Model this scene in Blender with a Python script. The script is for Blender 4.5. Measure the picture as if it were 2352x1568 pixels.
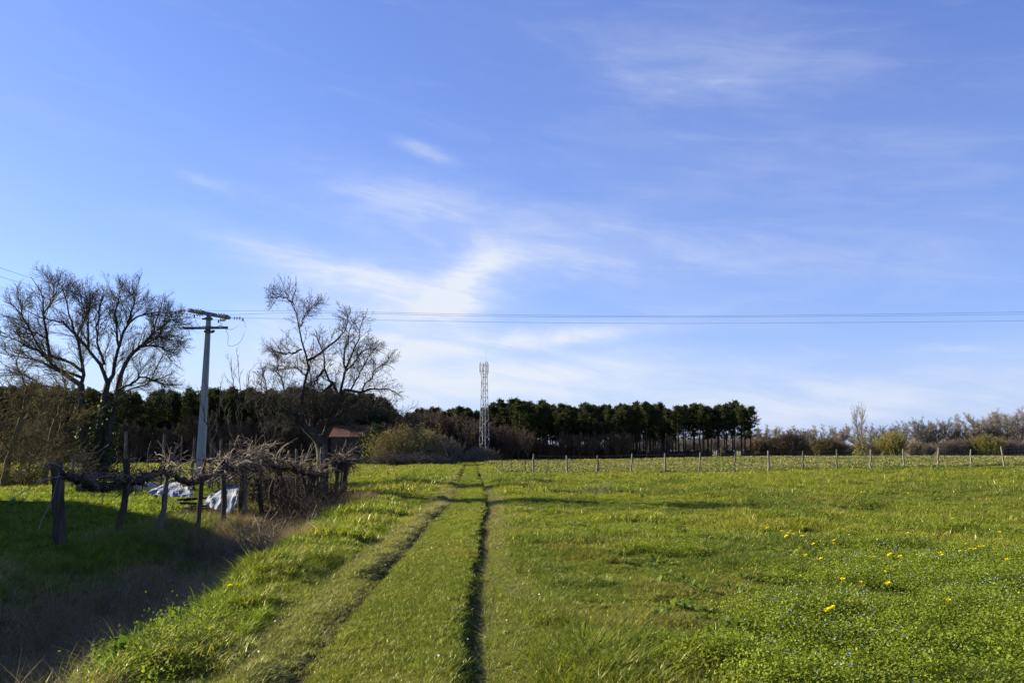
import bpy, math, random
import numpy as np
from mathutils import Vector

# ------------------------------------------------------------------ scene
for o in list(bpy.data.objects): bpy.data.objects.remove(o)
SC = bpy.context.scene
COL = SC.collection
random.seed(7)
R = np.random.default_rng(11)

# ------------------------------------------------------------------ camera (pixel units of a 2352 x 1568 picture)
F, CX, CY, HORIZON, EYE = 1880.0, 1176.0, 784.0, 1036.0, 1.65
TH = math.atan((HORIZON-CY)/F)
cam = bpy.data.cameras.new('camera'); camo = bpy.data.objects.new('camera', cam); COL.objects.link(camo)
cam.sensor_width = 36; cam.lens = 36*F/2352; cam.clip_start = 0.05; cam.clip_end = 8000
camo.location = (0, 0, EYE); camo.rotation_euler = (math.pi/2+TH, 0, 0)
SC.camera = camo

# ------------------------------------------------------------------ light
SUN_AZ, SUN_EL = math.radians(68), math.radians(24)       # degrees to the left of the view, above the horizon
SDIR = Vector((-math.sin(SUN_AZ)*math.cos(SUN_EL), math.cos(SUN_AZ)*math.cos(SUN_EL), math.sin(SUN_EL)))
sl = bpy.data.lights.new('sun', 'SUN'); sl.energy = 4.9; sl.angle = math.radians(0.53); sl.color = (1.0, 0.90, 0.70)
so = bpy.data.objects.new('sun', sl); COL.objects.link(so)
so.rotation_euler = SDIR.to_track_quat('Z', 'Y').to_euler()
SC.view_settings.view_transform = 'Standard'; SC.view_settings.look = 'None'
SC.view_settings.gamma = 1; SC.view_settings.use_curve_mapping = False
SC.view_settings.exposure = 1.58
SC.render.engine = 'CYCLES'
SC.cycles.use_denoising = True
SC.cycles.max_bounces = 6; SC.cycles.diffuse_bounces = 3; SC.cycles.transmission_bounces = 4
SC.cycles.transparent_max_bounces = 8; SC.cycles.glossy_bounces = 2

class NT:
    """small helper for node trees"""
    def __init__(s, tree): s.t = tree; s.n = tree.nodes; s.l = tree.links
    def node(s, typ, **kw):
        n = s.n.new(typ)
        for k, v in kw.items(): setattr(n, k, v)
        return n
    def put(s, sock, v):
        if hasattr(v, 'is_output') or isinstance(v, bpy.types.NodeSocket): s.l.new(v, sock)
        else: sock.default_value = v
    def m(s, op, a, b=0.0, c=None, clamp=False):
        n = s.node('ShaderNodeMath', operation=op, use_clamp=clamp)
        s.put(n.inputs[0], a); s.put(n.inputs[1], b)
        if c is not None: s.put(n.inputs[2], c)
        return n.outputs[0]
    def mix(s, f, a, b, blend='MIX'):
        n = s.node('ShaderNodeMix', data_type='RGBA', blend_type=blend)
        s.put(n.inputs[0], f); s.put(n.inputs[6], a); s.put(n.inputs[7], b)
        return n.outputs[2]
    def noise(s, vec, scale, detail=4, rough=0.55, dist=0.0, dim='3D'):
        n = s.node('ShaderNodeTexNoise', noise_dimensions=dim)
        if vec is not None: s.l.new(vec, n.inputs['Vector'])
        n.inputs['Scale'].default_value = scale; n.inputs['Detail'].default_value = detail
        n.inputs['Roughness'].default_value = rough; n.inputs['Distortion'].default_value = dist
        return n.outputs['Fac']
    def ramp(s, f, lo, hi, a=0.0, b=1.0, smooth=True):
        n = s.node('ShaderNodeMapRange', interpolation_type='SMOOTHSTEP' if smooth else 'LINEAR')
        s.put(n.inputs[0], f)
        for i, v in enumerate((lo, hi, a, b)): n.inputs[i+1].default_value = v
        return n.outputs[0]
    def xyz(s, x, y, z):
        n = s.node('ShaderNodeCombineXYZ')
        for i, v in enumerate((x, y, z)): s.put(n.inputs[i], v)
        return n.outputs[0]

def px_dir(x, y):
    a, b = (x-CX)/F, (CY-y)/F
    return (a, math.cos(TH)-b*math.sin(TH), math.sin(TH)+b*math.cos(TH))

# sky: Nishita plus cirrus
W = bpy.data.worlds.new('World'); SC.world = W; W.use_nodes = True
W.cycles.sampling_method = 'MANUAL'; W.cycles.sample_map_resolution = 512
T = NT(W.node_tree); T.n.clear()
sky = T.node('ShaderNodeTexSky', sky_type='NISHITA', sun_disc=False, sun_elevation=SUN_EL,
             sun_rotation=-SUN_AZ, altitude=100, air_density=1.0, dust_density=0.2, ozone_density=1.0)
tc = T.node('ShaderNodeTexCoord').outputs['Generated']
sp = T.node('ShaderNodeSeparateXYZ'); T.l.new(tc, sp.inputs[0])
dx, dy, dz = sp.outputs
az = T.m('DEGREES', T.m('ARCTAN2', dx, dy)) ; el = T.m('DEGREES', T.m('ARCSINE', dz))
azr = T.m('MULTIPLY', T.m('ARCTAN2', dx, dy), 57.2958); elr = T.m('MULTIPLY', T.m('ARCSINE', dz), 57.2958)
# drifting distortion so that edges of the cloud fields fray
w1 = T.noise(T.xyz(T.m('MULTIPLY', azr, 0.06), T.m('MULTIPLY', elr, 0.16), 0.0), 1.0, 6, 0.6)
w2 = T.noise(T.xyz(T.m('MULTIPLY', azr, 0.06), T.m('MULTIPLY', elr, 0.16), 7.3), 1.0, 6, 0.6)
u = T.m('ADD', azr, T.m('MULTIPLY', T.m('SUBTRACT', w1, 0.5), 7.0))
v = T.m('ADD', elr, T.m('MULTIPLY', T.m('SUBTRACT', w2, 0.5), 4.0))
def sky_blob(cx, cy, rx, ry, rot, amp):
    d = px_dir(cx, cy); a0 = math.degrees(math.atan2(d[0], d[1])); e0 = math.degrees(math.atan2(d[2], math.hypot(d[0], d[1])))
    k = 57.3/F; rx *= k; ry *= k; c, s_ = math.cos(math.radians(rot)), math.sin(math.radians(rot))
    du = T.m('SUBTRACT', u, a0); dv = T.m('SUBTRACT', v, e0)
    p = T.m('DIVIDE', T.m('ADD', T.m('MULTIPLY', du, c), T.m('MULTIPLY', dv, s_)), rx)
    q = T.m('DIVIDE', T.m('SUBTRACT', T.m('MULTIPLY', dv, c), T.m('MULTIPLY', du, s_)), ry)
    r2 = T.m('ADD', T.m('MULTIPLY', p, p), T.m('MULTIPLY', q, q))
    return T.m('MULTIPLY', T.m('POWER', 2.71828, T.m('MULTIPLY', r2, -1.0)), amp)
BLOBS = [(880, 690, 270, 100, 0, .55), (1070, 640, 80, 48, 30, .80), (1000, 720, 190, 36, 24, .60), (800, 650, 230, 60, -10, .50), (930, 800, 180, 70, 15, .45),
         (1270, 772, 290, 26, 5, .85), (1130, 880, 330, 66, 4, .80), (690, 590, 260, 22, -9, .34), (600, 785, 90, 36, -28, .50),
         (1010, 470, 240, 34, -8, .24), (965, 350, 60, 14, -16, .42), (490, 432, 75, 12, -8, .22), (1650, 130, 420, 100, -8, .22),
         (1590, 195, 190, 24, -8, .20), (1200, 590, 400, 60, -12, .34), (1560, 570, 340, 50, -4, .18), (1950, 900, 560, 66, 3, .62),
         (2160, 790, 90, 12, -4, .25), (480, 850, 380, 80, 0, .40), (1150, 520, 420, 80, -12, .20), (1750, 960, 600, 40, 0, .4),
         (1850, 400, 600, 130, -6, .16), (1350, 860, 300, 50, 5, .30), (700, 900, 260, 60, 0, .45), (1950, 600, 420, 60, -5, .16)]
cs = None
for b in BLOBS:
    o_ = sky_blob(*b); cs = o_ if cs is None else T.m('ADD', cs, o_)
# fibres: strongly stretched noise, slanted
fa = math.radians(-9)
fu = T.m('ADD', T.m('MULTIPLY', azr, math.cos(fa)), T.m('MULTIPLY', elr, math.sin(fa)))
fv = T.m('SUBTRACT', T.m('MULTIPLY', elr, math.cos(fa)), T.m('MULTIPLY', azr, math.sin(fa)))
f1 = T.noise(T.xyz(T.m('MULTIPLY', fu, 0.10), T.m('MULTIPLY', fv, 0.55), 2.0), 1.0, 8, 0.62, 0.6)
f2 = T.noise(T.xyz(T.m('MULTIPLY', azr, 0.14), T.m('MULTIPLY', elr, 0.30), 5.0), 1.0, 7, 0.6, 0.8)
fib = T.ramp(T.m('ADD', T.m('MULTIPLY', f1, 0.62), T.m('MULTIPLY', f2, 0.38)), 0.38, 0.63)
dens = T.m('MULTIPLY', cs, T.m('ADD', T.m('MULTIPLY', fib, .62), 0.46), clamp=True)
# thin overall veil
veil = T.m('MULTIPLY', T.ramp(f1, 0.5, 0.78), 0.06)
low = T.ramp(elr, 10.0, -1.0, 0.0, 0.78)
dens = T.m('ADD', dens, veil, clamp=True)
SKY_K = 0.105; EXPO = 2**SC.view_settings.exposure
sr = T.node('ShaderNodeSeparateColor'); T.l.new(sky.outputs[0], sr.inputs[0])
cc = T.node('ShaderNodeCombineColor')
for q, (k_, g_) in enumerate(((.93, .87), (1.05, .85), (1.54, .70))):      # the camera's rendering of a clear sky
    T.l.new(T.m('MULTIPLY', T.m('POWER', T.m('MULTIPLY', sr.outputs[q], SKY_K), g_), k_/SKY_K/EXPO), cc.inputs[q])
tinted = cc.outputs[0]
lowc = T.mix(T.ramp(dx, -.62, .62), (.52/SKY_K/EXPO, .71/SKY_K/EXPO, 1.0/SKY_K/EXPO, 1), (.38/SKY_K/EXPO, .53/SKY_K/EXPO, .92/SKY_K/EXPO, 1))     # paler towards the sun
tinted = T.mix(low, tinted, lowc)
final = T.mix(dens, tinted, (.80/SKY_K/EXPO, .855/SKY_K/EXPO, .97/SKY_K/EXPO, 1))
bg = T.node('ShaderNodeBackground'); T.l.new(final, bg.inputs[0]); bg.inputs[1].default_value = SKY_K
wo = T.node('ShaderNodeOutputWorld'); T.l.new(bg.outputs[0], wo.inputs[0])

# ------------------------------------------------------------------ helpers
def P(x, y, Y):
    """point seen at pixel x, y at depth Y"""
    d = px_dir(x, y); t = Y/d[1]
    return np.array((d[0]*t, Y, EYE+d[2]*t))

def smooth(x, a, b):
    t = np.clip((np.asarray(x, float)-a)/(b-a), 0, 1); return t*t*(3-2*t)

_perm = np.random.default_rng(3).random((512, 512))
def vnoise(x, y):
    x = np.asarray(x, float); y = np.asarray(y, float)
    xi = np.floor(x).astype(int); yi = np.floor(y).astype(int); fx = x-xi; fy = y-yi
    fx = fx*fx*(3-2*fx); fy = fy*fy*(3-2*fy)
    g = lambda a, b: _perm[a % 512, b % 512]
    return (g(xi, yi)*(1-fx)+g(xi+1, yi)*fx)*(1-fy)+(g(xi, yi+1)*(1-fx)+g(xi+1, yi+1)*fx)*fy
def fbm(x, y, o=4):
    s = 0; a = .5; 
    for i in range(o):
        s = s+a*vnoise(x*2**i+17*i, y*2**i+31*i); a *= .5
    return s/(1-.5**o)          # 0..1

def track_c(Y): return np.interp(Y, [-20, 5.8, 11.75, 16, 27, 45, 70, 119, 160], [-.75, -.98, -1.16, -1.24, -1.45, -2.3, -3.55, -6.0, -9.0])
def lip_x(Y): return np.interp(Y, [-20, 5.8, 8.5, 11, 16, 20, 23, 33, 60, 120], [-2.6, -2.75, -2.95, -3.3, -3.9, -4.3, -4.45, -5.1, -7.0, -11.0])
def rut_w(X, Y):
    """distance of the two ruts (left, right)"""
    c = track_c(Y); wob = .10*(fbm(Y*.45+3, Y*0+2)-.5)
    return X-(c-.76+wob), X-(c+.70+wob*1.3)

def terrain(X, Y):
    X = np.asarray(X, float); Y = np.asarray(Y, float)
    z = .62*smooth(X, 8, 46)*smooth(Y, 18, 62)
    c = track_c(Y); near = 1-smooth(Y, 70, 110)
    dl, dr = rut_w(X, Y)
    wig = .75+.5*fbm(X*1.3, Y*.5)
    brk = .10+1.5*smooth(fbm(X*.5+14, Y*.7+3), .25, .75); z = z+near*brk*(.078*np.exp(-((dl+.14)/.13)**2)-.055*np.exp(-((dl-.12)/.09)**2)-.05*np.exp(-((dl+.62)/.22)**2))
    prof = np.where(dr < 0, np.exp(-(dr/.09)**2), np.exp(-(dr/.20)**2))
    z = z-near*(.4+1.1*fbm(X*.6+40, Y*.9))*.105*prof+near*.03*np.exp(-((dr+.30)/.2)**2)
    z = z-near*.05*np.exp(-((dr-.45)/.35)**2)
    # hummocks of the meadow
    side = smooth(np.abs(X-c-.2), 1.1, 2.4)
    fld = 1-smooth(Y, 60, 75)
    z = z+side*fld*(.20*(fbm(X*.42, Y*.36)-.5)+.19*(fbm(X*1.5+9, Y*1.3)-.5)+.07*(fbm(X*5, Y*5)-.5))
    z = z+(1-side)*fld*.03*(fbm(X*3, Y*3)-.5)
    # the ditch on the left: lip, slope, bottom, bank under the vines
    u = X-lip_x(Y)
    D = np.interp(Y, [-20, 4, 12, 17, 22, 30, 45], [1.0, 1.0, .85, .65, .42, .22, .05])
    lipn = .25*(fbm(Y*.8+5, X*.3)-.5)
    uu = u+lipn
    down = -D*smooth(-uu, .0, 1.5)
    up = (D-.14*smooth(Y, 3, 10))*smooth(-uu, 2.2, 3.9)
    z = z+down+up+.07*np.exp(-((uu-.35)/.5)**2)*smooth(45-Y, 0, 20)
    z = z+np.where(uu < -.3, .16*(fbm(X*1.1+4, Y*1.1)-.5), 0)*fld
    return z

def tag(o, label=None, cat=None, group=None, kind=None):
    if label: o['label'] = label
    if cat: o['category'] = cat
    if group: o['group'] = group
    if kind: o['kind'] = kind
    return o
def empty(name, loc=(0, 0, 0), rz=0, label=None, cat=None, group=None):
    o = bpy.data.objects.new(name, None); COL.objects.link(o); o.location = tuple(loc); o.rotation_euler = (0, 0, rz)
    o.empty_display_size = .2
    return tag(o, label, cat, group)

class MB:
    """collects tubes, boxes, faces and builds ONE mesh object"""
    def __init__(s): s.v = []; s.q = []; s.t = []; s.n = 0
    def add(s, v, quads=None, tris=None):
        v = np.asarray(v, float).reshape(-1, 3); s.v.append(v)
        if quads is not None and len(quads): s.q.append(np.asarray(quads, int).reshape(-1, 4)+s.n)
        if tris is not None and len(tris): s.t.append(np.asarray(tris, int).reshape(-1, 3)+s.n)
        s.n += len(v)
    def tubes(s, Pn, Rn, sides=4, cap=True):
        """Pn (N,K,3), Rn (N,K)"""
        Pn = np.asarray(Pn, float); Rn = np.asarray(Rn, float)
        if Pn.ndim == 2: Pn = Pn[None]; Rn = Rn[None]
        N, K, _ = Pn.shape
        tg = np.gradient(Pn, axis=1); tg /= np.linalg.norm(tg, axis=2, keepdims=True)+1e-9
        mean = Pn[:, -1]-Pn[:, 0]; ref = np.where((np.abs(mean[:, 2:3]) > .8*np.linalg.norm(mean, axis=1, keepdims=True)), [[1., .1, 0]], [[.05, .1, 1.]])
        a = np.cross(tg, ref[:, None, :]); a /= np.linalg.norm(a, axis=2, keepdims=True)+1e-9
        b = np.cross(tg, a)
        ang = np.arange(sides)/sides*2*np.pi
        ring = a[:, :, None, :]*np.cos(ang)[None, None, :, None]+b[:, :, None, :]*np.sin(ang)[None, None, :, None]
        V = Pn[:, :, None, :]+ring*Rn[:, :, None, None]
        k = np.arange(K-1)[:, None]; j = np.arange(sides)[None, :]; j2 = (j+1) % sides
        q = np.stack([k*sides+j, k*sides+j2, (k+1)*sides+j2, (k+1)*sides+j], -1).reshape(-1, 4)
        Q = (q[None]+(np.arange(N)*K*sides)[:, None, None]).reshape(-1, 4)
        tri = None
        if cap and sides > 3:
            e = np.array([[(K-1)*sides, (K-1)*sides+i, (K-1)*sides+i+1] for i in range(1, sides-1)])
            tri = (e[None]+(np.arange(N)*K*sides)[:, None, None]).reshape(-1, 3)
        s.add(V.reshape(-1, 3), Q, tri)
    def box(s, c, size, rz=0, M=None):
        x, y, z = np.array(size)/2
        v = np.array([(a*x, b*y, d*z) for d in (-1, 1) for b in (-1, 1) for a in (-1, 1)])
        if rz: v = v@np.array([[math.cos(rz), math.sin(rz), 0], [-math.sin(rz), math.cos(rz), 0], [0, 0, 1]])
        if M is not None: v = v@np.asarray(M).T
        s.add(v+np.array(c), [(0, 2, 3, 1), (4, 5, 7, 6), (0, 1, 5, 4), (2, 6, 7, 3), (0, 4, 6, 2), (1, 3, 7, 5)])
    def bar(s, p, q, w, h=None, up=(0, 0, 1)):
        p = np.array(p, float); q = np.array(q, float); h = h or w; d = q-p; L = np.linalg.norm(d); d /= L
        a = np.cross(d, up); a /= np.linalg.norm(a)+1e-9; b = np.cross(a, d)
        s.box((p+q)/2, (L, w, h), M=np.stack([d, a, b], 1))
    def mesh(s, name, mat, smooth_=False):
        me = bpy.data.meshes.new(name)
        v = np.concatenate(s.v) if s.v else np.zeros((0, 3))
        q = np.concatenate(s.q) if s.q else np.zeros((0, 4), int); t = np.concatenate(s.t) if s.t else np.zeros((0, 3), int)
        me.vertices.add(len(v)); me.vertices.foreach_set('co', v.astype(np.float32).ravel())
        me.loops.add(len(q)*4+len(t)*3)
        me.loops.foreach_set('vertex_index', np.concatenate([q.ravel(), t.ravel()]).astype(np.int32))
        me.polygons.add(len(q)+len(t))
        st = np.concatenate([np.arange(len(q))*4, len(q)*4+np.arange(len(t))*3]).astype(np.int32)
        me.polygons.foreach_set('loop_start', st)
        me.polygons.foreach_set('use_smooth', np.full(len(q)+len(t), smooth_, bool))
        me.update(calc_edges=True)
        if mat: me.materials.append(mat)
        return me
    def build(s, name, mat, parent=None, smooth_=False):
        return link(name, s.mesh(name, mat, smooth_), parent)
def link(name, me, parent=None):
    o = bpy.data.objects.new(name, me); COL.objects.link(o)
    if parent: o.parent = parent
    return o
KIDS = {}
def copy_tree(o, loc, rz, sc, label=None, group=None):
    c = o.copy(); COL.objects.link(c); c.location = tuple(loc); c.rotation_euler = (0, 0, rz); c.scale = sc if hasattr(sc, '__len__') else (sc, sc, sc)
    if label: c['label'] = label
    if group: c['group'] = group
    for ch in KIDS[o.name]:
        d = ch.copy(); COL.objects.link(d); d.parent = c
        for g in KIDS.get(ch.name, ()):
            e = g.copy(); COL.objects.link(e); e.parent = d
    return c
def catmull(pts, n):
    pts = np.asarray(pts, float)
    if len(pts) < 3:
        t = np.linspace(0, 1, n)[:, None]; return pts[0]*(1-t)+pts[-1]*t
    p = np.vstack([2*pts[0]-pts[1], pts, 2*pts[-1]-pts[-2]])
    seg = np.linalg.norm(np.diff(pts, axis=0), axis=1); cum = np.r_[0, np.cumsum(seg)]
    out = []
    for s_ in np.linspace(0, cum[-1], n):
        i = min(np.searchsorted(cum, s_, side='right')-1, len(pts)-2); t = (s_-cum[i])/max(seg[i], 1e-9)
        a, b, c, d = p[i], p[i+1], p[i+2], p[i+3]
        out.append(.5*((2*b)+(c-a)*t+(2*a-5*b+4*c-d)*t*t+(3*b-3*c+d-a)*t**3))
    return np.array(out)

# ------------------------------------------------------------------ materials
def mat(name, build):
    m = bpy.data.materials.new(name); m.use_nodes = True; t = NT(m.node_tree); t.n.clear()
    out = t.node('ShaderNodeOutputMaterial'); t.l.new(build(t), out.inputs[0])
    return m
def principled(t, col, rough=.8, spec=.3, bump=None, bs=.3, metallic=0):
    p = t.node('ShaderNodeBsdfPrincipled'); t.put(p.inputs['Base Color'], col); t.put(p.inputs['Roughness'], rough)
    p.inputs['Specular IOR Level'].default_value = spec; p.inputs['Metallic'].default_value = metallic
    if bump is not None:
        b = t.node('ShaderNodeBump'); b.inputs['Strength'].default_value = bs; b.inputs['Distance'].default_value = .02
        t.l.new(bump, b.inputs['Height']); t.l.new(b.outputs[0], p.inputs['Normal'])
    return p.outputs[0]
def objc(t): return t.node('ShaderNodeTexCoord').outputs['Object']
def rough_mat(name, c1, c2, scale=4, stretch=(1, 1, 1), rough=.85, spec=.2, c3=None, c3lo=.55, bs=.5, hi=.68):
    def b(t):
        mp = t.node('ShaderNodeMapping'); t.l.new(objc(t), mp.inputs[0]); mp.inputs['Scale'].default_value = stretch
        n = t.noise(mp.outputs[0], scale, 6, .65)
        c = t.mix(t.ramp(n, .33, hi), (*c1, 1), (*c2, 1))
        if c3: c = t.mix(t.ramp(t.noise(objc(t), scale*.55+.3, 5, .6), c3lo, c3lo+.12), c, (*c3, 1))
        return principled(t, c, rough, spec, n, bs)
    return mat(name, b)
def leaf_mat(name, col, col2, trans=.35, rough=.45, spec=.35, attr=False, vary=.35):
    """thin leaves: diffuse + translucent + a little gloss; colour varies from leaf to leaf and from tuft to tuft"""
    def b(t):
        if attr:
            a = t.node('ShaderNodeAttribute', attribute_type='INSTANCER', attribute_name='tint'); base = a.outputs['Color']
        else: base = (*col, 1)
        g = t.node('ShaderNodeNewGeometry'); rnd = g.outputs['Random Per Island']
        oi = t.node('ShaderNodeObjectInfo').outputs['Random']
        k = t.ramp(rnd, 0, 1, 1-vary, 1+vary, False)
        kk = t.ramp(oi, 0, 1, .82, 1.18, False)
        k = t.m('MULTIPLY', k, kk)
        c = t.mix(1.0, base, t.xyz(k, k, k), 'MULTIPLY')
        c = t.mix(t.ramp(rnd, .80, .98, 0, .75), c, (*col2, 1))
        d = t.node('ShaderNodeBsdfDiffuse'); t.l.new(c, d.inputs[0])
        tr = t.node('ShaderNodeBsdfTranslucent'); t.l.new(t.mix(1.0, c, (1.25, 1.2, .7, 1), 'MULTIPLY'), tr.inputs[0])
        mx = t.node('ShaderNodeMixShader'); mx.inputs[0].default_value = trans
        t.l.new(d.outputs[0], mx.inputs[1]); t.l.new(tr.outputs[0], mx.inputs[2])
        gl = t.node('ShaderNodeBsdfGlossy'); gl.inputs['Roughness'].default_value = rough; gl.inputs[0].default_value = (.85, .85, .5, 1)
        lw = t.node('ShaderNodeLayerWeight'); lw.inputs[0].default_value = .25
        m2 = t.node('ShaderNodeMixShader'); t.l.new(t.m('MULTIPLY', t.m('ADD', t.m('POWER', lw.outputs['Facing'], 2.0), .17), spec*.45), m2.inputs[0])
        t.l.new(mx.outputs[0], m2.inputs[1]); t.l.new(gl.outputs[0], m2.inputs[2])
        return m2.outputs[0]
    return mat(name, b)

M_GRASS = leaf_mat('grass_blades', (.1, .15, .03), (.28, .25, .07), .45, .44, .33, True)
M_DRY = leaf_mat('dry_grass', (.2, .16, .1), (.34, .28, .18), .25, .7, .2, True, .4)
M_WEED = leaf_mat('weed_leaves', (.08, .13, .03), (.12, .17, .05), .4, .6, .14, True, .3)
M_BLUE = leaf_mat('speedwell_petals', (.30, .38, .80), (.5, .56, .88), .3, .6, .1)
M_WHITE = leaf_mat('daisy_petals', (.75, .75, .7), (.75, .72, .6), .3, .6, .1)
M_YELLOW = leaf_mat('dandelion_petals', (.85, .74, .01), (.85, .76, .02), .25, .6, .1)
M_STEM = leaf_mat('flower_stem', (.16, .22, .06), (.2, .2, .08), .2, .5, .2)
M_NEEDLE = leaf_mat('pine_needles', (.040, .052, .021), (.08, .074, .03), .20, .6, .12, False, .45)
M_BUD = leaf_mat('willow_buds', (.19, .18, .075), (.16, .12, .05), .35, .6, .15, False, .3)
M_BUD2 = leaf_mat('olive_buds', (.22, .20, .055), (.15, .10, .05), .35, .6, .15, False, .3)
M_RED = leaf_mat('rusty_leaves', (.16, .075, .04), (.12, .08, .05), .3, .7, .1, False, .3)
M_IVY = leaf_mat('ivy_leaves', (.022, .040, .014), (.05, .06, .025), .15, .45, .2, False, .4)
M_STANDIN_HEDGE = leaf_mat('standin_hedge_leaves', (.03, .05, .015), (.06, .07, .03), .15, .35, .5, False, .4)
M_BARK = rough_mat('orchard_bark', (.030, .025, .020), (.085, .072, .055), 9, (1, 1, .35), .9, .15, (.17, .15, .055), .60, .6)
M_TWIG = rough_mat('twigs', (.035, .028, .022), (.09, .075, .055), 6, (1, 1, 1), .85, .2, (.15, .13, .06), .60)
M_MOSSY = rough_mat('mossy_bark', (.075, .060, .028), (.15, .115, .05), 8, (1, 1, .5), .9, .1, (.17, .15, .04), .52)
M_PINEBARK = rough_mat('pine_bark', (.035, .027, .022), (.10, .075, .06), 8, (1, 1, .3), .9, .15)
M_OLIVE = rough_mat('olive_twigs', (.17, .135, .065), (.28, .225, .11), 3, (1, 1, 1), .9, .1)
M_PALE = rough_mat('pale_twigs', (.125, .108, .088), (.22, .195, .165), 4, (1, 1, .4), .9, .1)
M_BRUSH = rough_mat('brushwood_twigs', (.12, .094, .07), (.22, .18, .14), 4, (1, 1, .4), .9, .1)
M_BROWN = rough_mat('thicket_twigs', (.070, .050, .032), (.14, .10, .068), 4, (1, 1, .4), .9, .1)
M_STAKE = rough_mat('weathered_stake', (.055, .045, .036), (.17, .145, .115), 12, (1, 1, .12), .9, .15, (.33, .33, .27), .62, .7)
M_STAKE_D = rough_mat('dark_post', (.030, .024, .018), (.085, .068, .050), 12, (1, 1, .12), .9, .15, (.10, .12, .05), .62, .7)
M_POST = rough_mat('grey_fence_post', (.12, .105, .085), (.27, .24, .195), 12, (1, 1, .1), .85, .2, (.30, .27, .12), .64, .6)
M_VINE = rough_mat('vine_wood', (.022, .017, .012), (.075, .058, .040), 16, (1, 1, 1), .9, .15, (.13, .12, .02), .60, .9)
M_CANE = rough_mat('vine_canes', (.085, .058, .038), (.25, .175, .12), 10, (1, 1, 1), .6, .4)
M_CONC = rough_mat('pole_concrete', (.27, .28, .28), (.36, .37, .36), 3, (1, 1, .3), .85, .3, (.22, .23, .23), .6, .25)
M_STEEL = rough_mat('galvanised_steel', (.14, .147, .153), (.23, .238, .247), 5, (1, 1, 1), .45, .5)
M_DSTEEL = rough_mat('weathered_steel', (.065, .068, .072), (.13, .133, .138), 5, (1, 1, 1), .6, .4)
M_WIRE = rough_mat('wire', (.14, .14, .15), (.20, .20, .21), 5, (1, 1, 1), .5, .5)
M_GLASS = mat('insulator_glass', lambda t: principled(t, (.62, .72, .66, 1), .12, .8))
M_WPAINT = mat('antenna_white', lambda t: principled(t, (.6, .61, .62, 1), .45, .4))
M_TARP = rough_mat('faded_tarp', (.15, .17, .215), (.25, .27, .31), 3, (1, 1, 1), .8, .2, (.30, .29, .27), .66, .4)
M_RUST = rough_mat('rusty_sheet', (.05, .032, .022), (.105, .062, .04), 6, (1, 1, 1), .8, .25, (.26, .20, .15), .62, .4)
M_LOG = rough_mat('rotting_logs', (.030, .024, .018), (.085, .066, .048), 7, (1, 1, 1), .9, .15)
M_ROOF = rough_mat('clay_roof_tiles', (.10, .047, .032), (.17, .08, .047), 3, (1, 1, 1), .85, .2, (.16, .10, .07), .6)
M_BARN = rough_mat('black_barn_boards', (.025, .023, .022), (.055, .050, .046), 5, (6, 6, .4), .9, .15)
M_STONE = rough_mat('pale_stone', (.35, .31, .25), (.5, .45, .37), 4, (1, 1, 1), .9, .2)

def ground_mat(t):
    a = t.node('ShaderNodeAttribute', attribute_name='gcol')
    co = t.node('ShaderNodeNewGeometry').outputs['Position']
    n1 = t.noise(co, 9, 6, .7); n2 = t.noise(co, .8, 4, .6)
    k = t.m('MULTIPLY', t.ramp(n1, .25, .75, .55, 1.4), t.ramp(n2, .3, .7, .85, 1.15))
    c = t.mix(1.0, a.outputs['Color'], t.xyz(k, k, k), 'MULTIPLY')
    return principled(t, c, 1.0, .0, n1, .8)
M_GROUND = mat('soil_and_turf', ground_mat)

# ------------------------------------------------------------------ ground, track, ditch, crop field
def axis(vals): return np.unique(np.round(np.concatenate(vals), 4))
xs = axis([np.linspace(-1800, -200, 12), np.linspace(-200, -60, 15), np.linspace(-60, -14, 48), np.linspace(-14, -3.2, 120),
           np.linspace(-3.2, .9, 100), np.linspace(.9, 12, 105), np.linspace(12, 60, 90), np.linspace(60, 200, 30), np.linspace(200, 1800, 12)])
ys = axis([np.linspace(-300, -20, 8), np.linspace(-20, 3, 24), np.linspace(3, 14, 130), np.linspace(14, 32, 130), np.linspace(32, 75, 130),
           np.linspace(75, 200, 70), np.linspace(200, 500, 16), np.linspace(500, 4000, 12)])
GX, GY = np.meshgrid(xs, ys); GZ = terrain(GX, GY)
def mixc(a, b, f): return a*(1-f[..., None])+np.array(b)*f[..., None]
def fence_y(X): return 64+0*np.asarray(X)
gc = np.ones(GX.shape+(3,))*np.array((.055, .075, .010))
dl, dr = rut_w(GX, GY); nearf = 1-smooth(GY, 80, 130)
gc = mixc(gc, (.09, .115, .016), smooth(fbm(GX*.5, GY*.5), .45, .6)*.6)
gc = mixc(gc, (.085, .068, .042), np.exp(-(dl/.2)**2)*.8*nearf)
gc = mixc(gc, (.036, .026, .014), np.exp(-((dl-.17)/.10)**2)*.97*nearf)
gc = mixc(gc, (.055, .040, .020), np.exp(-((dr-.02)/.17)**2)*.95*nearf)
gc = mixc(gc, (.10, .095, .045), np.exp(-((dr-.45)/.3)**2)*.6*nearf)
uD = GX-lip_x(GY)
gc = mixc(gc, (.060, .046, .030), smooth(-uD, .2, 1.2)*smooth(uD, -4.6, -3.4)*(1-smooth(GY, 28, 40))*.85)
crop = smooth(GY, 62, 68)*smooth(GX-track_c(GY), 1.5, 3.0)
rowz = .5+.5*np.sin(GY*2.4+.25*GX)
gc = mixc(gc, (.20, .19, .075), crop*.9)
gc = mixc(gc, (.14, .155, .050), crop*smooth(fbm(GX*.25, GY*.3), .42, .6)*.8)
gc = mixc(gc, (.34, .29, .03), smooth(GY, 137, 140)*(1-smooth(GY, 150, 153))*smooth(GX, -14, -2)*(1-smooth(GX, 26, 40))*.85)
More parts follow.
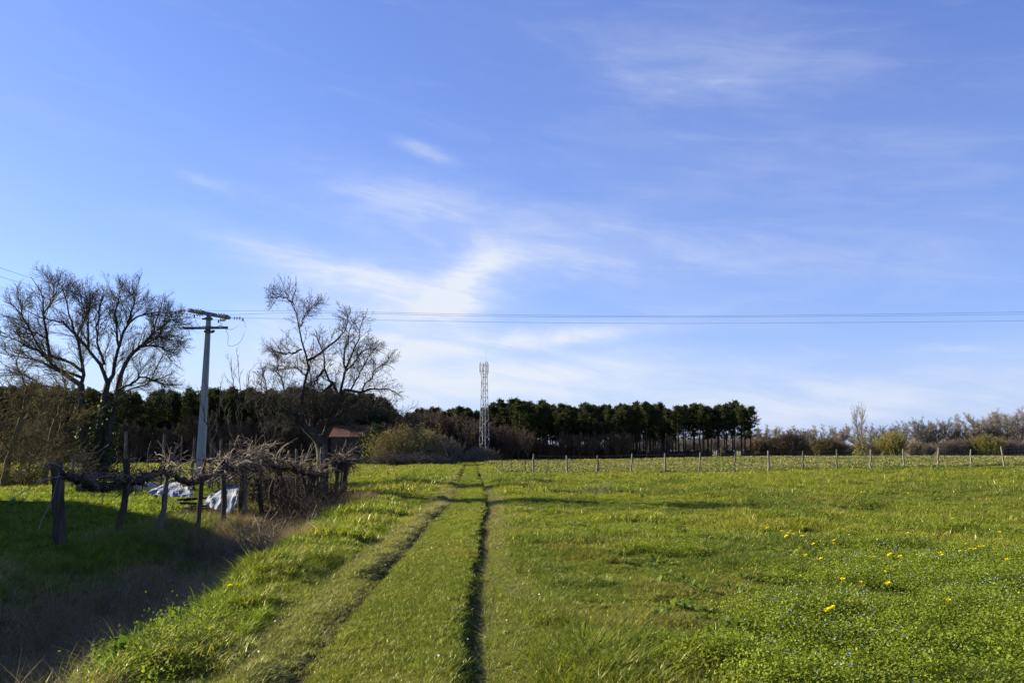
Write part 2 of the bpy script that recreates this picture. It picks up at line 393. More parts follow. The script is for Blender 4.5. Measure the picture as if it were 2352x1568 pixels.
lf = smooth(-GX, 12, 18)*smooth(GY, 70, 90)*(1-smooth(GY, 150, 155))
gc = mixc(gc, (.26, .235, .05), lf*.85)
gc = mixc(gc, (.19, .155, .11), smooth(-GX, 7, 10)*smooth(GY, 64, 70)*(1-smooth(GY, 84, 90))*smooth(fbm(GX*.3, GY*.3), .4, .55)*.8)
gc = mixc(gc, (.055, .048, .025), smooth(GY, 147, 152)*smooth(GX, -80, -70)*(1-smooth(GX, 44, 50))*.9)

nX, nY = len(xs), len(ys)
me_v = np.stack([GX, GY, GZ], -1).reshape(-1, 3); me_c = gc.reshape(-1, 3)
i = np.arange(nY-1)[:, None]; j = np.arange(nX-1)[None, :]
Q = np.stack([i*nX+j, i*nX+j+1, (i+1)*nX+j+1, (i+1)*nX+j], -1).reshape(-1, 4)
fc = me_v[Q].mean(1)
is_track = (np.abs(fc[:, 0]-track_c(fc[:, 1])) < 1.25) & (fc[:, 1] > -20) & (fc[:, 1] < 130)
fu_ = fc[:, 0]-lip_x(fc[:, 1])
is_ditch = (~is_track) & (fu_ < 0) & (fu_ > -3.9) & (fc[:, 1] < 34) & (fc[:, 1] > -20)
is_crop = (~is_track) & (fc[:, 1] > 64.2) & (fc[:, 0] > track_c(fc[:, 1])+1.9) & (fc[:, 1] < 150) & (fc[:, 0] < 200)
is_field = ~(is_track | is_ditch | is_crop)
for nm, msk in (('track', is_track), ('ditch', is_ditch), ('crop_field', is_crop), ('ground', is_field)):
    q = Q[msk]; used, inv = np.unique(q.ravel(), return_inverse=True)
    mb = MB(); mb.add(me_v[used], inv.reshape(-1, 4)); o = mb.build(nm, M_GROUND, None, True)
    at = o.data.color_attributes.new('gcol', 'FLOAT_COLOR', 'POINT')
    at.data.foreach_set('color', np.c_[me_c[used], np.ones(len(used))].astype(np.float32).ravel())
    tag(o, {'track': 'grassy farm track with two wheel ruts', 'ditch': 'shaded roadside ditch left of the track', 'crop_field': 'low crop field behind the wire fence', 'ground': 'green meadow ground'}[nm], kind='structure')

# ------------------------------------------------------------------ scattered ground cover (stuff)
def blade_tuft(n, h, spread, width, bend, seg=3, seed=0, lean=.25):
    r = np.random.default_rng(seed); mb = MB()
    for _ in range(n):
        a = r.uniform(0, 6.283); rad = spread*math.sqrt(r.random()); base = np.array((math.cos(a)*rad, math.sin(a)*rad, -.012))
        d = r.uniform(0, 6.283); out = np.array((math.cos(d), math.sin(d), 0)); H = h*r.uniform(.45, 1.1); w = width*r.uniform(.7, 1.25)
        side = np.array((-out[1], out[0], 0)); tw = r.uniform(-.8, .8); side = side*math.cos(tw)+out*math.sin(tw)
        le = r.uniform(0, lean)*H; be = bend*H*r.uniform(.3, 1.3)
        v = []
        for k in range(seg):
            t = k/seg; c = base+out*(le*t+be*t*t)+np.array((0, 0, H*(t-.35*bend*t*t))); ww = w*(1-.55*t*t)
            v += [c-side*ww/2, c+side*ww/2]
        v.append(base+out*(le+be)+np.array((0, 0, H*(1-.38*bend))))
        q = [(2*k, 2*k+1, 2*k+3, 2*k+2) for k in range(seg-1)]
        mb.add(v, q, [(2*seg-2, 2*seg-1, 2*seg)])
    return mb
def leaf_rosette(n, L, w, seed, up=.5, spread=.01):
    r = np.random.default_rng(seed); mb = MB()
    for _ in range(n):
        d = r.uniform(0, 6.283); out = np.array((math.cos(d), math.sin(d), 0)); side = np.array((-out[1], out[0], 0)); l = L*r.uniform(.6, 1.1); e = up*r.uniform(.4, 1.3)
        b = np.array((*r.normal(0, spread, 2), 0)); pr = [(0, .15, 0), (.35, .8, 1), (.7, 1, 1.15), (1, .1, .85)]
        v = []
        for t, ww, zz in pr:
            c = b+out*l*t*math.cos(e)+np.array((0, 0, l*math.sin(e)*zz*t**.7+.004)); v += [c-side*w*ww/2, c+side*w*ww/2+np.array((0, 0, w*.15*r.uniform(-1, 1)))]
        mb.add(v, [(2*k, 2*k+1, 2*k+3, 2*k+2) for k in range(3)])
    return mb
def speedwell(seed, n=46, rad=.10):
    r = np.random.default_rng(seed); mb = MB()
    for _ in range(n):
        p = np.array((*r.normal(0, rad*.6, 2), r.uniform(.01, .09))); s_ = r.uniform(.005, .0105)
        a = r.normal(0, 1, 3); a /= np.linalg.norm(a); nrm = np.array((r.normal(0, .5), r.normal(0, .5), 1)); a -= nrm*(a@nrm)/(nrm@nrm); a /= np.linalg.norm(a)
        b = np.cross(nrm/np.linalg.norm(nrm), a)
        mb.add([p-a*s_, p-b*s_*.75, p+a*s_*1.0, p+b*s_*.75], [(0, 1, 2, 3)])
    return mb
def petal_dots(seed, n=5, rad=.09, size=.006, h=.1):
    r = np.random.default_rng(seed); mb = MB()
    for _ in range(n):
        p = np.array((*r.normal(0, rad*.6, 2), h*r.uniform(.7, 1.2))); nrm = np.array((r.normal(0, .5)-.2, r.normal(0, .5)-.3, 1)); nrm /= np.linalg.norm(nrm)
        a = np.cross(nrm, (0, 1, .2)); a /= np.linalg.norm(a); b = np.cross(nrm, a)
        ang = np.arange(6)/6*6.283; mb.add([p+(a*math.cos(q)+b*math.sin(q))*size for q in ang], None, [(0, k, k+1) for k in range(1, 5)])
    return mb
def scatter(name, variants, material, pts, scl, tint, label, tilt=.18, kind='stuff', idx=None):
    """pts (N,3): instances of the variant tufts, one stuff object through geometry nodes"""
    n = len(pts)
    col = bpy.data.collections.new(name+'_kinds')
    for k, mb in enumerate(variants):
        col.objects.link(bpy.data.objects.new('%s_kind_%02d' % (name, k), mb.mesh(name, material)))
    me = bpy.data.meshes.new(name); me.vertices.add(n); me.vertices.foreach_set('co', np.asarray(pts, np.float32).ravel())
    at = me.attributes.new('rot', 'FLOAT_VECTOR', 'POINT')
    rot = np.c_[R.normal(0, tilt, n), R.normal(0, tilt, n), R.uniform(0, 6.283, n)]
    at.data.foreach_set('vector', rot.astype(np.float32).ravel())
    at = me.attributes.new('scl', 'FLOAT', 'POINT'); at.data.foreach_set('value', np.asarray(scl, np.float32))
    at = me.attributes.new('idx', 'INT', 'POINT'); at.data.foreach_set('value', (R.integers(0, len(variants), n) if idx is None else idx).astype(np.int32))
    at = me.attributes.new('tint', 'FLOAT_COLOR', 'POINT'); at.data.foreach_set('color', np.c_[tint, np.ones(n)].astype(np.float32).ravel())
    o = link(name, me); me.materials.append(material)
    ng = bpy.data.node_groups.new(name, 'GeometryNodeTree')
    ng.interface.new_socket('Geometry', in_out='INPUT', socket_type='NodeSocketGeometry'); ng.interface.new_socket('Geometry', in_out='OUTPUT', socket_type='NodeSocketGeometry')
    g = NT(ng); gi = g.node('NodeGroupInput'); go = g.node('NodeGroupOutput')
    ci = g.node('GeometryNodeCollectionInfo'); ci.inputs[0].default_value = col; ci.inputs['Separate Children'].default_value = True; ci.inputs['Reset Children'].default_value = True
    def na(nm, dt): 
        q = g.node('GeometryNodeInputNamedAttribute', data_type=dt); q.inputs[0].default_value = nm; return q.outputs[0]
    ip = g.node('GeometryNodeInstanceOnPoints'); g.l.new(gi.outputs[0], ip.inputs['Points']); g.l.new(ci.outputs[0], ip.inputs['Instance'])
    ip.inputs['Pick Instance'].default_value = True; g.l.new(na('idx', 'INT'), ip.inputs['Instance Index'])
    e2r = g.node('FunctionNodeEulerToRotation'); g.l.new(na('rot', 'FLOAT_VECTOR'), e2r.inputs[0]); g.l.new(e2r.outputs[0], ip.inputs['Rotation'])
    g.l.new(na('scl', 'FLOAT'), ip.inputs['Scale']); g.l.new(ip.outputs[0], go.inputs[0])
    md = o.modifiers.new('scatter', 'NODES'); md.node_group = ng
    return tag(o, label, kind=kind)

def wedge(n, y0, y1, power=1.0, ml=1.5):
    """random ground points over what the camera sees (plus a margin), density falling with distance"""
    t = R.random(n); 
    a, b = y0**(2-power), y1**(2-power)
    Y = (a+(b-a)*t)**(1/(2-power)); half = .66*Y+ml; X = R.uniform(-1, 1, n)*half
    return X, Y

GREEN = [np.array(c) for c in ((.130, .180, .015), (.188, .216, .018), (.078, .130, .015), (.235, .222, .045))]
def pick(X, Y, f=.6):
    n1 = fbm(X*f, Y*f); n2 = fbm(X*f*.35+50, Y*f*.35); n3 = R.random(len(X))
    c = mixc(np.ones((len(X), 3))*GREEN[0], GREEN[1], smooth(n1, .38, .6)); c = mixc(c, GREEN[2], smooth(n2, .48, .62)*.95)
    c = mixc(c, GREEN[3], (n3 < .18)*.7)
    return mixc(c, (.23, .205, .05), smooth(fbm(X*.9+80, Y*.9), .57, .70)*.5)
def zones(X, Y):
    dl_, dr_ = rut_w(X, Y); u_ = X-lip_x(Y); tc_ = X-track_c(Y)
    return dl_, dr_, u_, tc_

# --- meadow and track grass
lawn = [blade_tuft(13, .058, .05, .0042, .6, 3, 100+k, .5) for k in range(5)]
mead = [blade_tuft(15, .115, .05, .0055, .7, 3, 200+k, .45) for k in range(6)]
lush = [blade_tuft(20, .26, .07, .0085, .75, 4, 300+k, .35) for k in range(4)]
clump_far = [blade_tuft(26, .15, .16, .012, .6, 2, 400+k, .5) for k in range(5)]
tramp = [blade_tuft(12, .035, .06, .0045, 1.6, 3, 500+k, 1.6) for k in range(4)]
dry = [blade_tuft(18, .34, .09, .0035, .9, 4, 600+k, .8) for k in range(5)]

def on_sheet(X, Y):
    """height of the ground sheet itself (between its vertices)"""
    i_ = np.clip(np.searchsorted(xs, X)-1, 0, len(xs)-2); j_ = np.clip(np.searchsorted(ys, Y)-1, 0, len(ys)-2)
    a = (X-xs[i_])/(xs[i_+1]-xs[i_]); b = (Y-ys[j_])/(ys[j_+1]-ys[j_])
    return (GZ[j_, i_]*(1-a)+GZ[j_, i_+1]*a)*(1-b)+(GZ[j_+1, i_]*(1-a)+GZ[j_+1, i_+1]*a)*b
def zpts(X, Y): return np.c_[X, Y, on_sheet(X, Y)]
def meadow_layer(name, n, y0, y1, variants, big, power, lab):
    X, Y = wedge(n, y0, y1, power); dl_, dr_, u_, tc_ = zones(X, Y)
    onT = (np.abs(tc_-.05) < 1.15)
    keep = ((u_ > -.25) | (Y > 37)) & (~((np.abs(dr_-.0) < .12) & (R.random(n) < .45+.6*smooth(fbm(Y*1.3, X*.5+7), .35, .6)))) & (~((np.abs(dl_-.17) < .11) & (R.random(n) < .9))) & (~((dr_ > 0) & (dr_ < .75) & (R.random(n) < .12)))
    keep &= ~((Y > 62.5) & (tc_ > 2.2))
    X, Y, onT, tc_, dr_, u_ = X[keep], Y[keep], onT[keep], tc_[keep], dr_[keep], u_[keep]
    h = .42+1.1*smooth(fbm(X*.9, Y*.9), .38, .68)+.7*smooth(fbm(X*.3+20, Y*.3), .45, .66)
    h = np.where(onT, .55+.15*R.random(len(X)), h)
    h = h*(1+.45*np.exp(-((u_-.4)/.7)**2))
    tint = pick(X, Y)
    tint = mixc(tint, (.165, .205, .020), np.where(onT, .35, 0)+.55*np.exp(-((dr_-.4)/.35)**2))
    tint = mixc(tint, (.22, .225, .07), .8*np.exp(-((dl_[keep]+.22)/.28)**2)*(Y < 60))
    return scatter(name, variants, M_GRASS, zpts(X, Y), h*big*R.uniform(.8, 1.25, len(X)), tint, lab)
meadow_layer('meadow_grass', 95000, 3.6, 15, mead, .95, 1.35, 'fresh green grass of the meadow and the track verge')
meadow_layer('meadow_turf', 76000, 13.5, 48, clump_far, .72, 1.2, 'green grass of the meadow farther along the track')
meadow_layer('distant_meadow_grass', 46000, 32, 120, clump_far, 1.15, 1.3, 'green grass along the far part of the track')
# short turf on the track and filling the meadow floor
X, Y = wedge(70000, 3.6, 14, 1.3); dl_, dr_, u_, tc_ = zones(X, Y)
k = (u_ > -.1) & ((np.abs(dl_-.17) > .10) | (R.random(70000) < .12)) & ((np.abs(dr_) > .11) | (R.random(70000) < .12))
X, Y, dr_, dl_ = X[k], Y[k], dr_[k], dl_[k]
tint = mixc(pick(X, Y, .9), (.18, .222, .026), np.clip(.2+.5*np.exp(-((dr_-.4)/.35)**2)+.4*np.exp(-(dl_/.3)**2), 0, .8))
scatter('short_turf', lawn, M_GRASS, zpts(X, Y), R.uniform(.7, 1.5, len(X)), tint, 'short turf between the wheel ruts')
# trampled grass in the ruts
n = 20000; Y = (3.6+(40-3.6)*R.random(n)**1.7); c_ = track_c(Y); X = np.where(R.random(n) < .55, c_+.70+np.abs(R.normal(.18, .32, n))+.08, c_-.76-.12+R.normal(0, .2, n))
k = (np.abs(rut_w(X, Y)[0]-.17) > .09) | (R.random(n) < .2); X, Y = X[k], Y[k]; n = len(X)
tint = mixc(np.ones((n, 3))*np.array((.20, .195, .075)), (.33, .30, .15), R.random(n)*.8)
scatter('trampled_grass', tramp, M_GRASS, zpts(X, Y), R.uniform(.8, 1.6, n)*(1+Y/40), tint, 'flattened pale grass in the wheel ruts')
# lush tall grass on the sunny bank left of the vines and along the ditch lip
n = 16000; Y = 9+R.random(n)**.8*42; X = -R.uniform(4.2, 34, n)*1.0; u_ = X-lip_x(Y)
k = (u_ < -3.3) & (X > -.68*Y-2.5) & ~((X > -8.9) & (Y > 22) & (Y < 34))
X, Y = X[k], Y[k]; tint = mixc(pick(X, Y), (.15, .23, .012), np.full(len(X), .5))
scatter('bank_grass', lush, M_GRASS, zpts(X, Y), R.uniform(.55, 1.15, len(X))*(.75+.6*fbm(X*.6, Y*.6)), tint, 'long lush grass on the bank around the vine stakes')
# ditch: dry brown grass with some green
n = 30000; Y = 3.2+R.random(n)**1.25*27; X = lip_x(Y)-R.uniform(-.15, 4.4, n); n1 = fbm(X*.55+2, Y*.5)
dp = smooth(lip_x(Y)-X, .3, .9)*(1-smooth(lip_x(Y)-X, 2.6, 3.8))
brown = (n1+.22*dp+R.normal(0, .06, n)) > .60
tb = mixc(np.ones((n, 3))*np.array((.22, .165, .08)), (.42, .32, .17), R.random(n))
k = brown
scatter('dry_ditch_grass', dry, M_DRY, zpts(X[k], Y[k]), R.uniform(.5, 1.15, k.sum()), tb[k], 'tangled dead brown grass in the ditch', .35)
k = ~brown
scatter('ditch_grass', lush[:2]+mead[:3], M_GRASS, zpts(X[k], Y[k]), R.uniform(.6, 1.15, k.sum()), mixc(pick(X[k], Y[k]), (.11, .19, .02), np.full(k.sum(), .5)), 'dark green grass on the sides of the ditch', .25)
# dry tussocks and dead stalks below the vines, tints darkened for the tree's shade
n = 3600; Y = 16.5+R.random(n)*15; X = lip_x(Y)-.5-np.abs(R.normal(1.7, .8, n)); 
scatter('dead_stalks', [blade_tuft(12, .5, .10, .005, .7, 4, 650+k, .8) for k in range(4)], M_DRY, zpts(X, Y), R.uniform(.35, 1.0, n), mixc(np.ones((n, 3))*np.array((.065, .052, .030)), (.17, .135, .08), R.random(n)), 'dead stalks and dry grass under the vine row, tinted dark for tree shade', .3)

# --- weeds: speedwell mats at the right, docks, plantain
n = 52000; X, Y = wedge(n, 3.8, 17, 1.15); m_ = fbm(X*.75+30, Y*.75)+.20*smooth(X/(.62*Y), .2, .9)-.14*smooth(Y, 8, 15)
k = (m_+R.normal(0, .09, n) > .64) & (X > 1.2)
k |= (R.random(n) < .12) & (X-lip_x(Y) > -.3) & (X-lip_x(Y) < .45) & (Y < 8)
Xs, Ys = X[k], Y[k]; zz = zpts(Xs, Ys); zz[:, 2] += .02+.09*smooth(fbm(Xs*2.3, Ys*2.3), .45, .7)
scatter('speedwell', [speedwell(700+q) for q in range(5)], M_WEED, zz, R.uniform(.9, 1.7, len(Xs)), mixc(np.ones((len(Xs), 3))*np.array((.125, .185, .012)), (.22, .26, .03), R.random(len(Xs))), 'low mat of small leaved speedwell in the grass', .3)
k2 = R.random(len(Xs)) < .26*smooth(fbm(Xs*1.1+5, Ys*1.1), .40, .58)
scatter('speedwell_flowers', [petal_dots(720+q, 3, .09, .0055, .105) for q in range(4)], M_BLUE, zz[k2], R.uniform(.9, 1.4, k2.sum()), np.ones((k2.sum(), 3)), 'tiny pale blue speedwell flowers', .1)
n = 420; X, Y = wedge(n, 4.5, 24, 1.1); k = (X > -3) & (fbm(X*.4+9, Y*.4) > .46)
X, Y = X[k], Y[k]; zz = zpts(X, Y); zz[:, 2] += .06
scatter('daisies', [petal_dots(740+q, 1, .02, .0085, .05) for q in range(3)], M_WHITE, zz, R.uniform(.8, 1.2, len(X)), np.ones((len(X), 3)), 'small white daisies dotted in the turf', .15)
n = 5200; X, Y = wedge(n, 3.8, 45, 1.2); m_ = fbm(X*.5+60, Y*.5); k = (X > 1.0) & (m_+R.normal(0, .12, n) > .60)
X, Y = X[k], Y[k]
scatter('broadleaf_weeds', [leaf_rosette(11, .13, .026, 760+q, .6) for q in range(4)]+[leaf_rosette(8, .15, .042, 770+q, .75) for q in range(2)], M_WEED, zpts(X, Y), R.uniform(.6, 1.2, len(X))*(1+.012*Y), mixc(np.ones((len(X), 3))*np.array((.075, .125, .018)), (.13, .18, .03), R.random(len(X))), 'broad leaved docks and dandelion leaves in the meadow', .15)
n = 520; Y = 3.6+R.random(n)**1.5*5; X = lip_x(Y)-R.uniform(.0, 2.8, n)
scatter('dock_leaves', [leaf_rosette(8, .22, .05, 790+q, 1.1) for q in range(3)], M_WEED, zpts(X, Y), R.uniform(.6, 1.2, n), mixc(np.ones((n, 3))*np.array((.07, .125, .02)), (.13, .19, .03), R.random(n)), 'upright dark green dock leaves in the ditch', .15)

# tussocks of taller dark grass
n = 4600; X, Y = wedge(n, 4.5, 60, 1.2); k = (X > 1.2) & (fbm(X*.6+70, Y*.6)+R.normal(0, .03, n) > .57); X, Y = X[k], Y[k]
scatter('grass_tussocks', lush, M_GRASS, zpts(X, Y), R.uniform(.45, .95, len(X))*(1+Y*.008), mixc(np.ones((len(X), 3))*np.array((.075, .112, .008)), (.13, .155, .012), R.random(len(X))), 'darker taller grass tussocks in the meadow', .2)

# thicker tufts on the verge between the ditch lip and the left rut
n = 1500; Y = 6.5+R.random(n)*20; X = lip_x(Y)+.45+R.random(n)*np.clip(track_c(Y)-1.35-lip_x(Y)-.45, .1, 3); k = fbm(X*1.1+33, Y*.75+4) > .555; X, Y = X[k], Y[k]
scatter('verge_tufts', lush, M_GRASS, zpts(X, Y), R.uniform(.45, .85, len(X)), mixc(np.ones((len(X), 3))*np.array((.085, .15, .006)), (.14, .19, .008), R.random(len(X))), 'thick green tufts on the verge beside the ditch', .2)

# --- crop rows behind the fence
n = 60000; Y = 64+R.random(n)**1.3*88; half = .67*Y+4; X = track_c(Y)+2.6+R.random(n)*(half-track_c(Y)-2.6)
Y = np.round(Y/.9)*.9+R.normal(0, .13, n)
m_ = fbm(X*.12, Y*.15)
tint = mixc(np.ones((n, 3))*np.array((.17, .185, .05)), (.30, .265, .12), smooth(m_, .42, .62)*.7+.3*R.random(n)); tint = mixc(tint, (.085, .115, .035), (R.random(n) < .3)*.8)
tint = mixc(tint, (.55, .44, .02), smooth(Y, 137, 140)*(1-smooth(X, 22, 34))*.8)
scatter('field_crop', [leaf_rosette(9, .22, .09, 800+q, .8, .04) for q in range(4)], M_WEED, zpts(X, Y), R.uniform(.6, 1.2, n)*(.7+Y*.006), tint, 'low leafy crop growing in the field beyond the wire fence', .2)
n = 9000; Y = 60+R.random(n)*95; X = -R.uniform(9, 90, n); k = X > -.68*Y-3; X, Y = X[k], Y[k]
scatter('yellow_field_crop', [leaf_rosette(9, .22, .09, 820+q, .8, .04) for q in range(3)], M_WEED, zpts(X, Y), R.uniform(.8, 1.5, len(X)), mixc(np.ones((len(X), 3))*np.array((.30, .28, .05)), (.17, .19, .05), R.random(len(X))), 'yellowish low crop in the field behind the vines', .2)

# ------------------------------------------------------------------ dandelions (single plants)
def dandelion_parts():
    r = np.random.default_rng(5); hd = MB()
    for ring, (n_, ln, up) in enumerate(((16, .029, .3), (13, .022, .85), (9, .014, 1.3))):
        for q in range(n_):
            a = 6.283*q/n_+ring*.3; o_ = np.array((math.cos(a), math.sin(a), 0)); s_ = np.array((-o_[1], o_[0], 0)); e = up+r.normal(0, .12)
            tip = o_*ln*math.cos(e)+np.array((0, 0, ln*math.sin(e))); mid = tip*.55; w_ = .0055
            hd.add([s_*-.0012, s_*.0012, mid+s_*w_, mid-s_*w_, tip+s_*w_*.8, tip-s_*w_*.8], [(0, 1, 2, 3), (3, 2, 4, 5)])
    st = MB(); st.tubes(catmull([(0, 0, -.16), (.008, .004, -.08), (0, 0, 0)], 6), np.full(6, .0032), 5)
    return hd.mesh('flower_head', M_YELLOW), st.mesh('stem', M_STEM)
hd_me, st_me = dandelion_parts()
dand_px = [(1796, 1222), (1810, 1224), (1818, 1219), (1822, 1226), (1806, 1230), (1842, 1231), (1762, 1214), (1915, 1250), (1915, 1244), (1868, 1253),
           (1838, 1260), (1830, 1267), (1886, 1283), (1850, 1278), (2040, 1276), (2045, 1272), (2067, 1274), (2005, 1284), (2084, 1222), (2163, 1275),
           (2152, 1268), (2220, 1258), (2228, 1255), (2238, 1262), (2246, 1256), (2205, 1266), (2260, 1264), (2283, 1262), (2160, 1270), (2312, 1285), (2296, 1225),
           (2188, 1195), (1981, 1340), (1912, 1396), (1899, 1401), (1827, 1380), (1955, 1388), (2179, 1379), (1935, 1330), (2035, 1320), (2040, 1345),
           (1978, 1130), (2070, 1130), (2086, 1135), (2002, 1110), (1640, 1110), (1700, 1098), (2106, 1200), (1480, 1105), (2330, 1090), (2112, 1072),
           (528, 1346), (545, 1344)]
dand0 = None
for x, y in dand_px:
    z = .12
    for _ in range(5):
        d = px_dir(x, y); t = (z-EYE)/d[2]; X0, Y0 = d[0]*t, d[1]*t; z = float(terrain(X0, Y0))+.17
    s_ = 1.2+max(0, Y0-14)*.02
    if x < 700: lab = 'yellow dandelion on the grassy lip of the ditch'
    elif y < 1150: lab = 'distant yellow dandelion speck in the meadow towards the wire fence'
    elif x < 1860 and y < 1240: lab = 'yellow dandelion in the tight cluster nearest the track'
    elif y < 1240: lab = 'lone yellow dandelion in the middle of the meadow'
    elif y < 1300 and x > 2130: lab = 'yellow dandelion in the cluster near the tall dark grass clump'
    elif y < 1300: lab = 'yellow dandelion in the loose group in mid meadow'
    else: lab = 'large yellow dandelion near the speedwell patch'
    if dand0 is None:
        o = empty('dandelion', (X0, Y0, z), 0, lab, 'flower', 'dandelions in the meadow')
        h_ = link('flower_head', hd_me, o); s2 = link('stem', st_me, o); KIDS[o.name] = [h_, s2]; dand0 = o; o.scale = (s_, s_, s_)
    else: o = copy_tree(dand0, (X0, Y0, z), random.uniform(0, 6.28), s_*random.uniform(.85, 1.2), lab)
    o.rotation_euler = (random.uniform(.1, .5), random.uniform(-.4, .1), random.uniform(0, 6.28))

ORD = ['first', 'second', 'third', 'fourth', 'fifth', 'sixth', 'seventh', 'eighth', 'ninth', 'tenth', 'eleventh', 'twelfth', 'thirteenth', 'fourteenth', 'fifteenth', 'sixteenth', 'seventeenth', 'eighteenth', 'nineteenth', 'twentieth'] + ['twenty-%s' % w for w in ('first', 'second', 'third', 'fourth', 'fifth', 'sixth', 'seventh', 'eighth', 'ninth')] + ['thirtieth'] + ['thirty-%s' % w for w in ('first', 'second', 'third', 'fourth', 'fifth', 'sixth')]
# ------------------------------------------------------------------ branching helpers
def nrm(v): return v/(np.linalg.norm(v, axis=-1, keepdims=True)+1e-9)
def grow(S, D, L, K, r, wander=.15, up=.05):
    d = nrm(D); p = S; out = [p]; st = (np.broadcast_to(L, (len(S),))/(K-1))[:, None]
    for _ in range(K-1):
        d = nrm(d+r.normal(0, wander, d.shape)+np.array((0, 0, up))); p = p+d*st; out.append(p)
    return np.stack(out, 1)
def spawn(Pn, n, r, t0=.25, t1=1.0, ang=(.5, 1.1)):
    N, K, _ = Pn.shape
    t = (t0+(t1-t0)*((np.arange(n)[None]+r.random((N, n)))/n)).ravel(); pi = np.repeat(np.arange(N), n)
    f = t*(K-1)*.9999; i = f.astype(int); g = (f-i)[:, None]
    S = Pn[pi, i]*(1-g)+Pn[pi, i+1]*g; T_ = nrm(Pn[pi, i+1]-Pn[pi, i])
    q = nrm(np.cross(T_, r.normal(0, 1, T_.shape))); a = r.uniform(ang[0], ang[1], len(t))[:, None]
    return S, T_*np.cos(a)+q*np.sin(a), t, pi
def branch_out(mb, Pn, Rn, levels, r, fall=.45, t1=1.0):
    """levels: (n, length, K, wander, up, sides, rmax, rmin, t0, ang)"""
    allP = []
    for (n, ln, K, wa, up, sides, rmax, rmin, t0, ang) in levels:
        S, D, t, pi = spawn(Pn, n, r, t0, t1, ang); t1 = 1.0
        D = D+np.array((0, 0, up*2)); L = ln*r.uniform(.45, 1.15, len(S))*(1-fall*t)
        C = grow(S, D, L, K, r, wa, up)
        k = np.minimum((t*(Rn.shape[1]-1)).astype(int), Rn.shape[1]-1); r0 = np.clip(Rn[pi, k]*.6, rmin, rmax)
        Rc = r0[:, None]*np.linspace(1, .45, K)[None]; Rc = np.maximum(Rc, rmin*.7)
        mb.tubes(C, Rc, sides, False); Pn, Rn = C, Rc; allP.append(C)
    return allP
def leaf_quads(mb, pts, size, r):
    n = len(pts); a = nrm(r.normal(0, 1, (n, 3))); b = nrm(np.cross(a, r.normal(0, 1, (n, 3)))); s = (size*r.uniform(.6, 1.3, n))[:, None]
    v = np.stack([pts-a*s, pts-b*s*.55, pts+a*s, pts+b*s*.55], 1).reshape(-1, 3)
    mb.add(v, np.arange(4*n).reshape(-1, 4))
def limb(px, Y, dY, r0, r1, K=12, r=None, wob=.04, origin=None):
    """a limb: pixel course at depth Y, bending dY towards or away from the viewer"""
    px = np.asarray(px, float); t = np.linspace(0, 1, len(px))
    pts = np.array([P(x, y, Y+dY*tt**1.3) for (x, y), tt in zip(px, t)])
    c = catmull(pts, K)
    if r is not None: c[1:] += r.normal(0, wob, (K-1, 3))
    if origin is not None: c = c-origin
    return c, r0+(r1-r0)*np.linspace(0, 1, K)**.8
def traced_tree(name, label, cat, base, limbs, Y, levels, seed, trunk_n, bark, twig, extra=None):
    """limbs: (pixel polyline, dY, r0, r1); the first trunk_n limbs are the trunk"""
    r = np.random.default_rng(seed); o = empty(name, base, 0, label, cat); org = np.array(base)
    tk = MB(); br = MB(); tw = MB(); Ps = []; Rs = []
    for q, (px, dY, r0, r1) in enumerate(limbs):
        c, rr = limb(px, Y, dY, r0, r1, 12, r, .035 if q >= trunk_n else .02, org)
        (tk if q < trunk_n else br).tubes(c, rr*(1 if q < trunk_n else .74), 8 if r0 > .1 else 6)
        if q >= trunk_n: rr = rr*.74
        if q >= trunk_n and r1 < .03: c = catmull(c[:-1], 12)      # the twigs carry on to the outline
        Ps.append(c); Rs.append(rr)
    sel = slice(trunk_n, None)
    aP = branch_out(tw, np.array(Ps)[sel], np.array(Rs)[sel], levels, r, .55, .90)
    tk.build('trunk', bark, o, True); br.build('limb', bark, o, True); t_ = tw.build('crown', twig, o, True)
    if extra: extra(o, aP, r, tk, Ps)
    return o

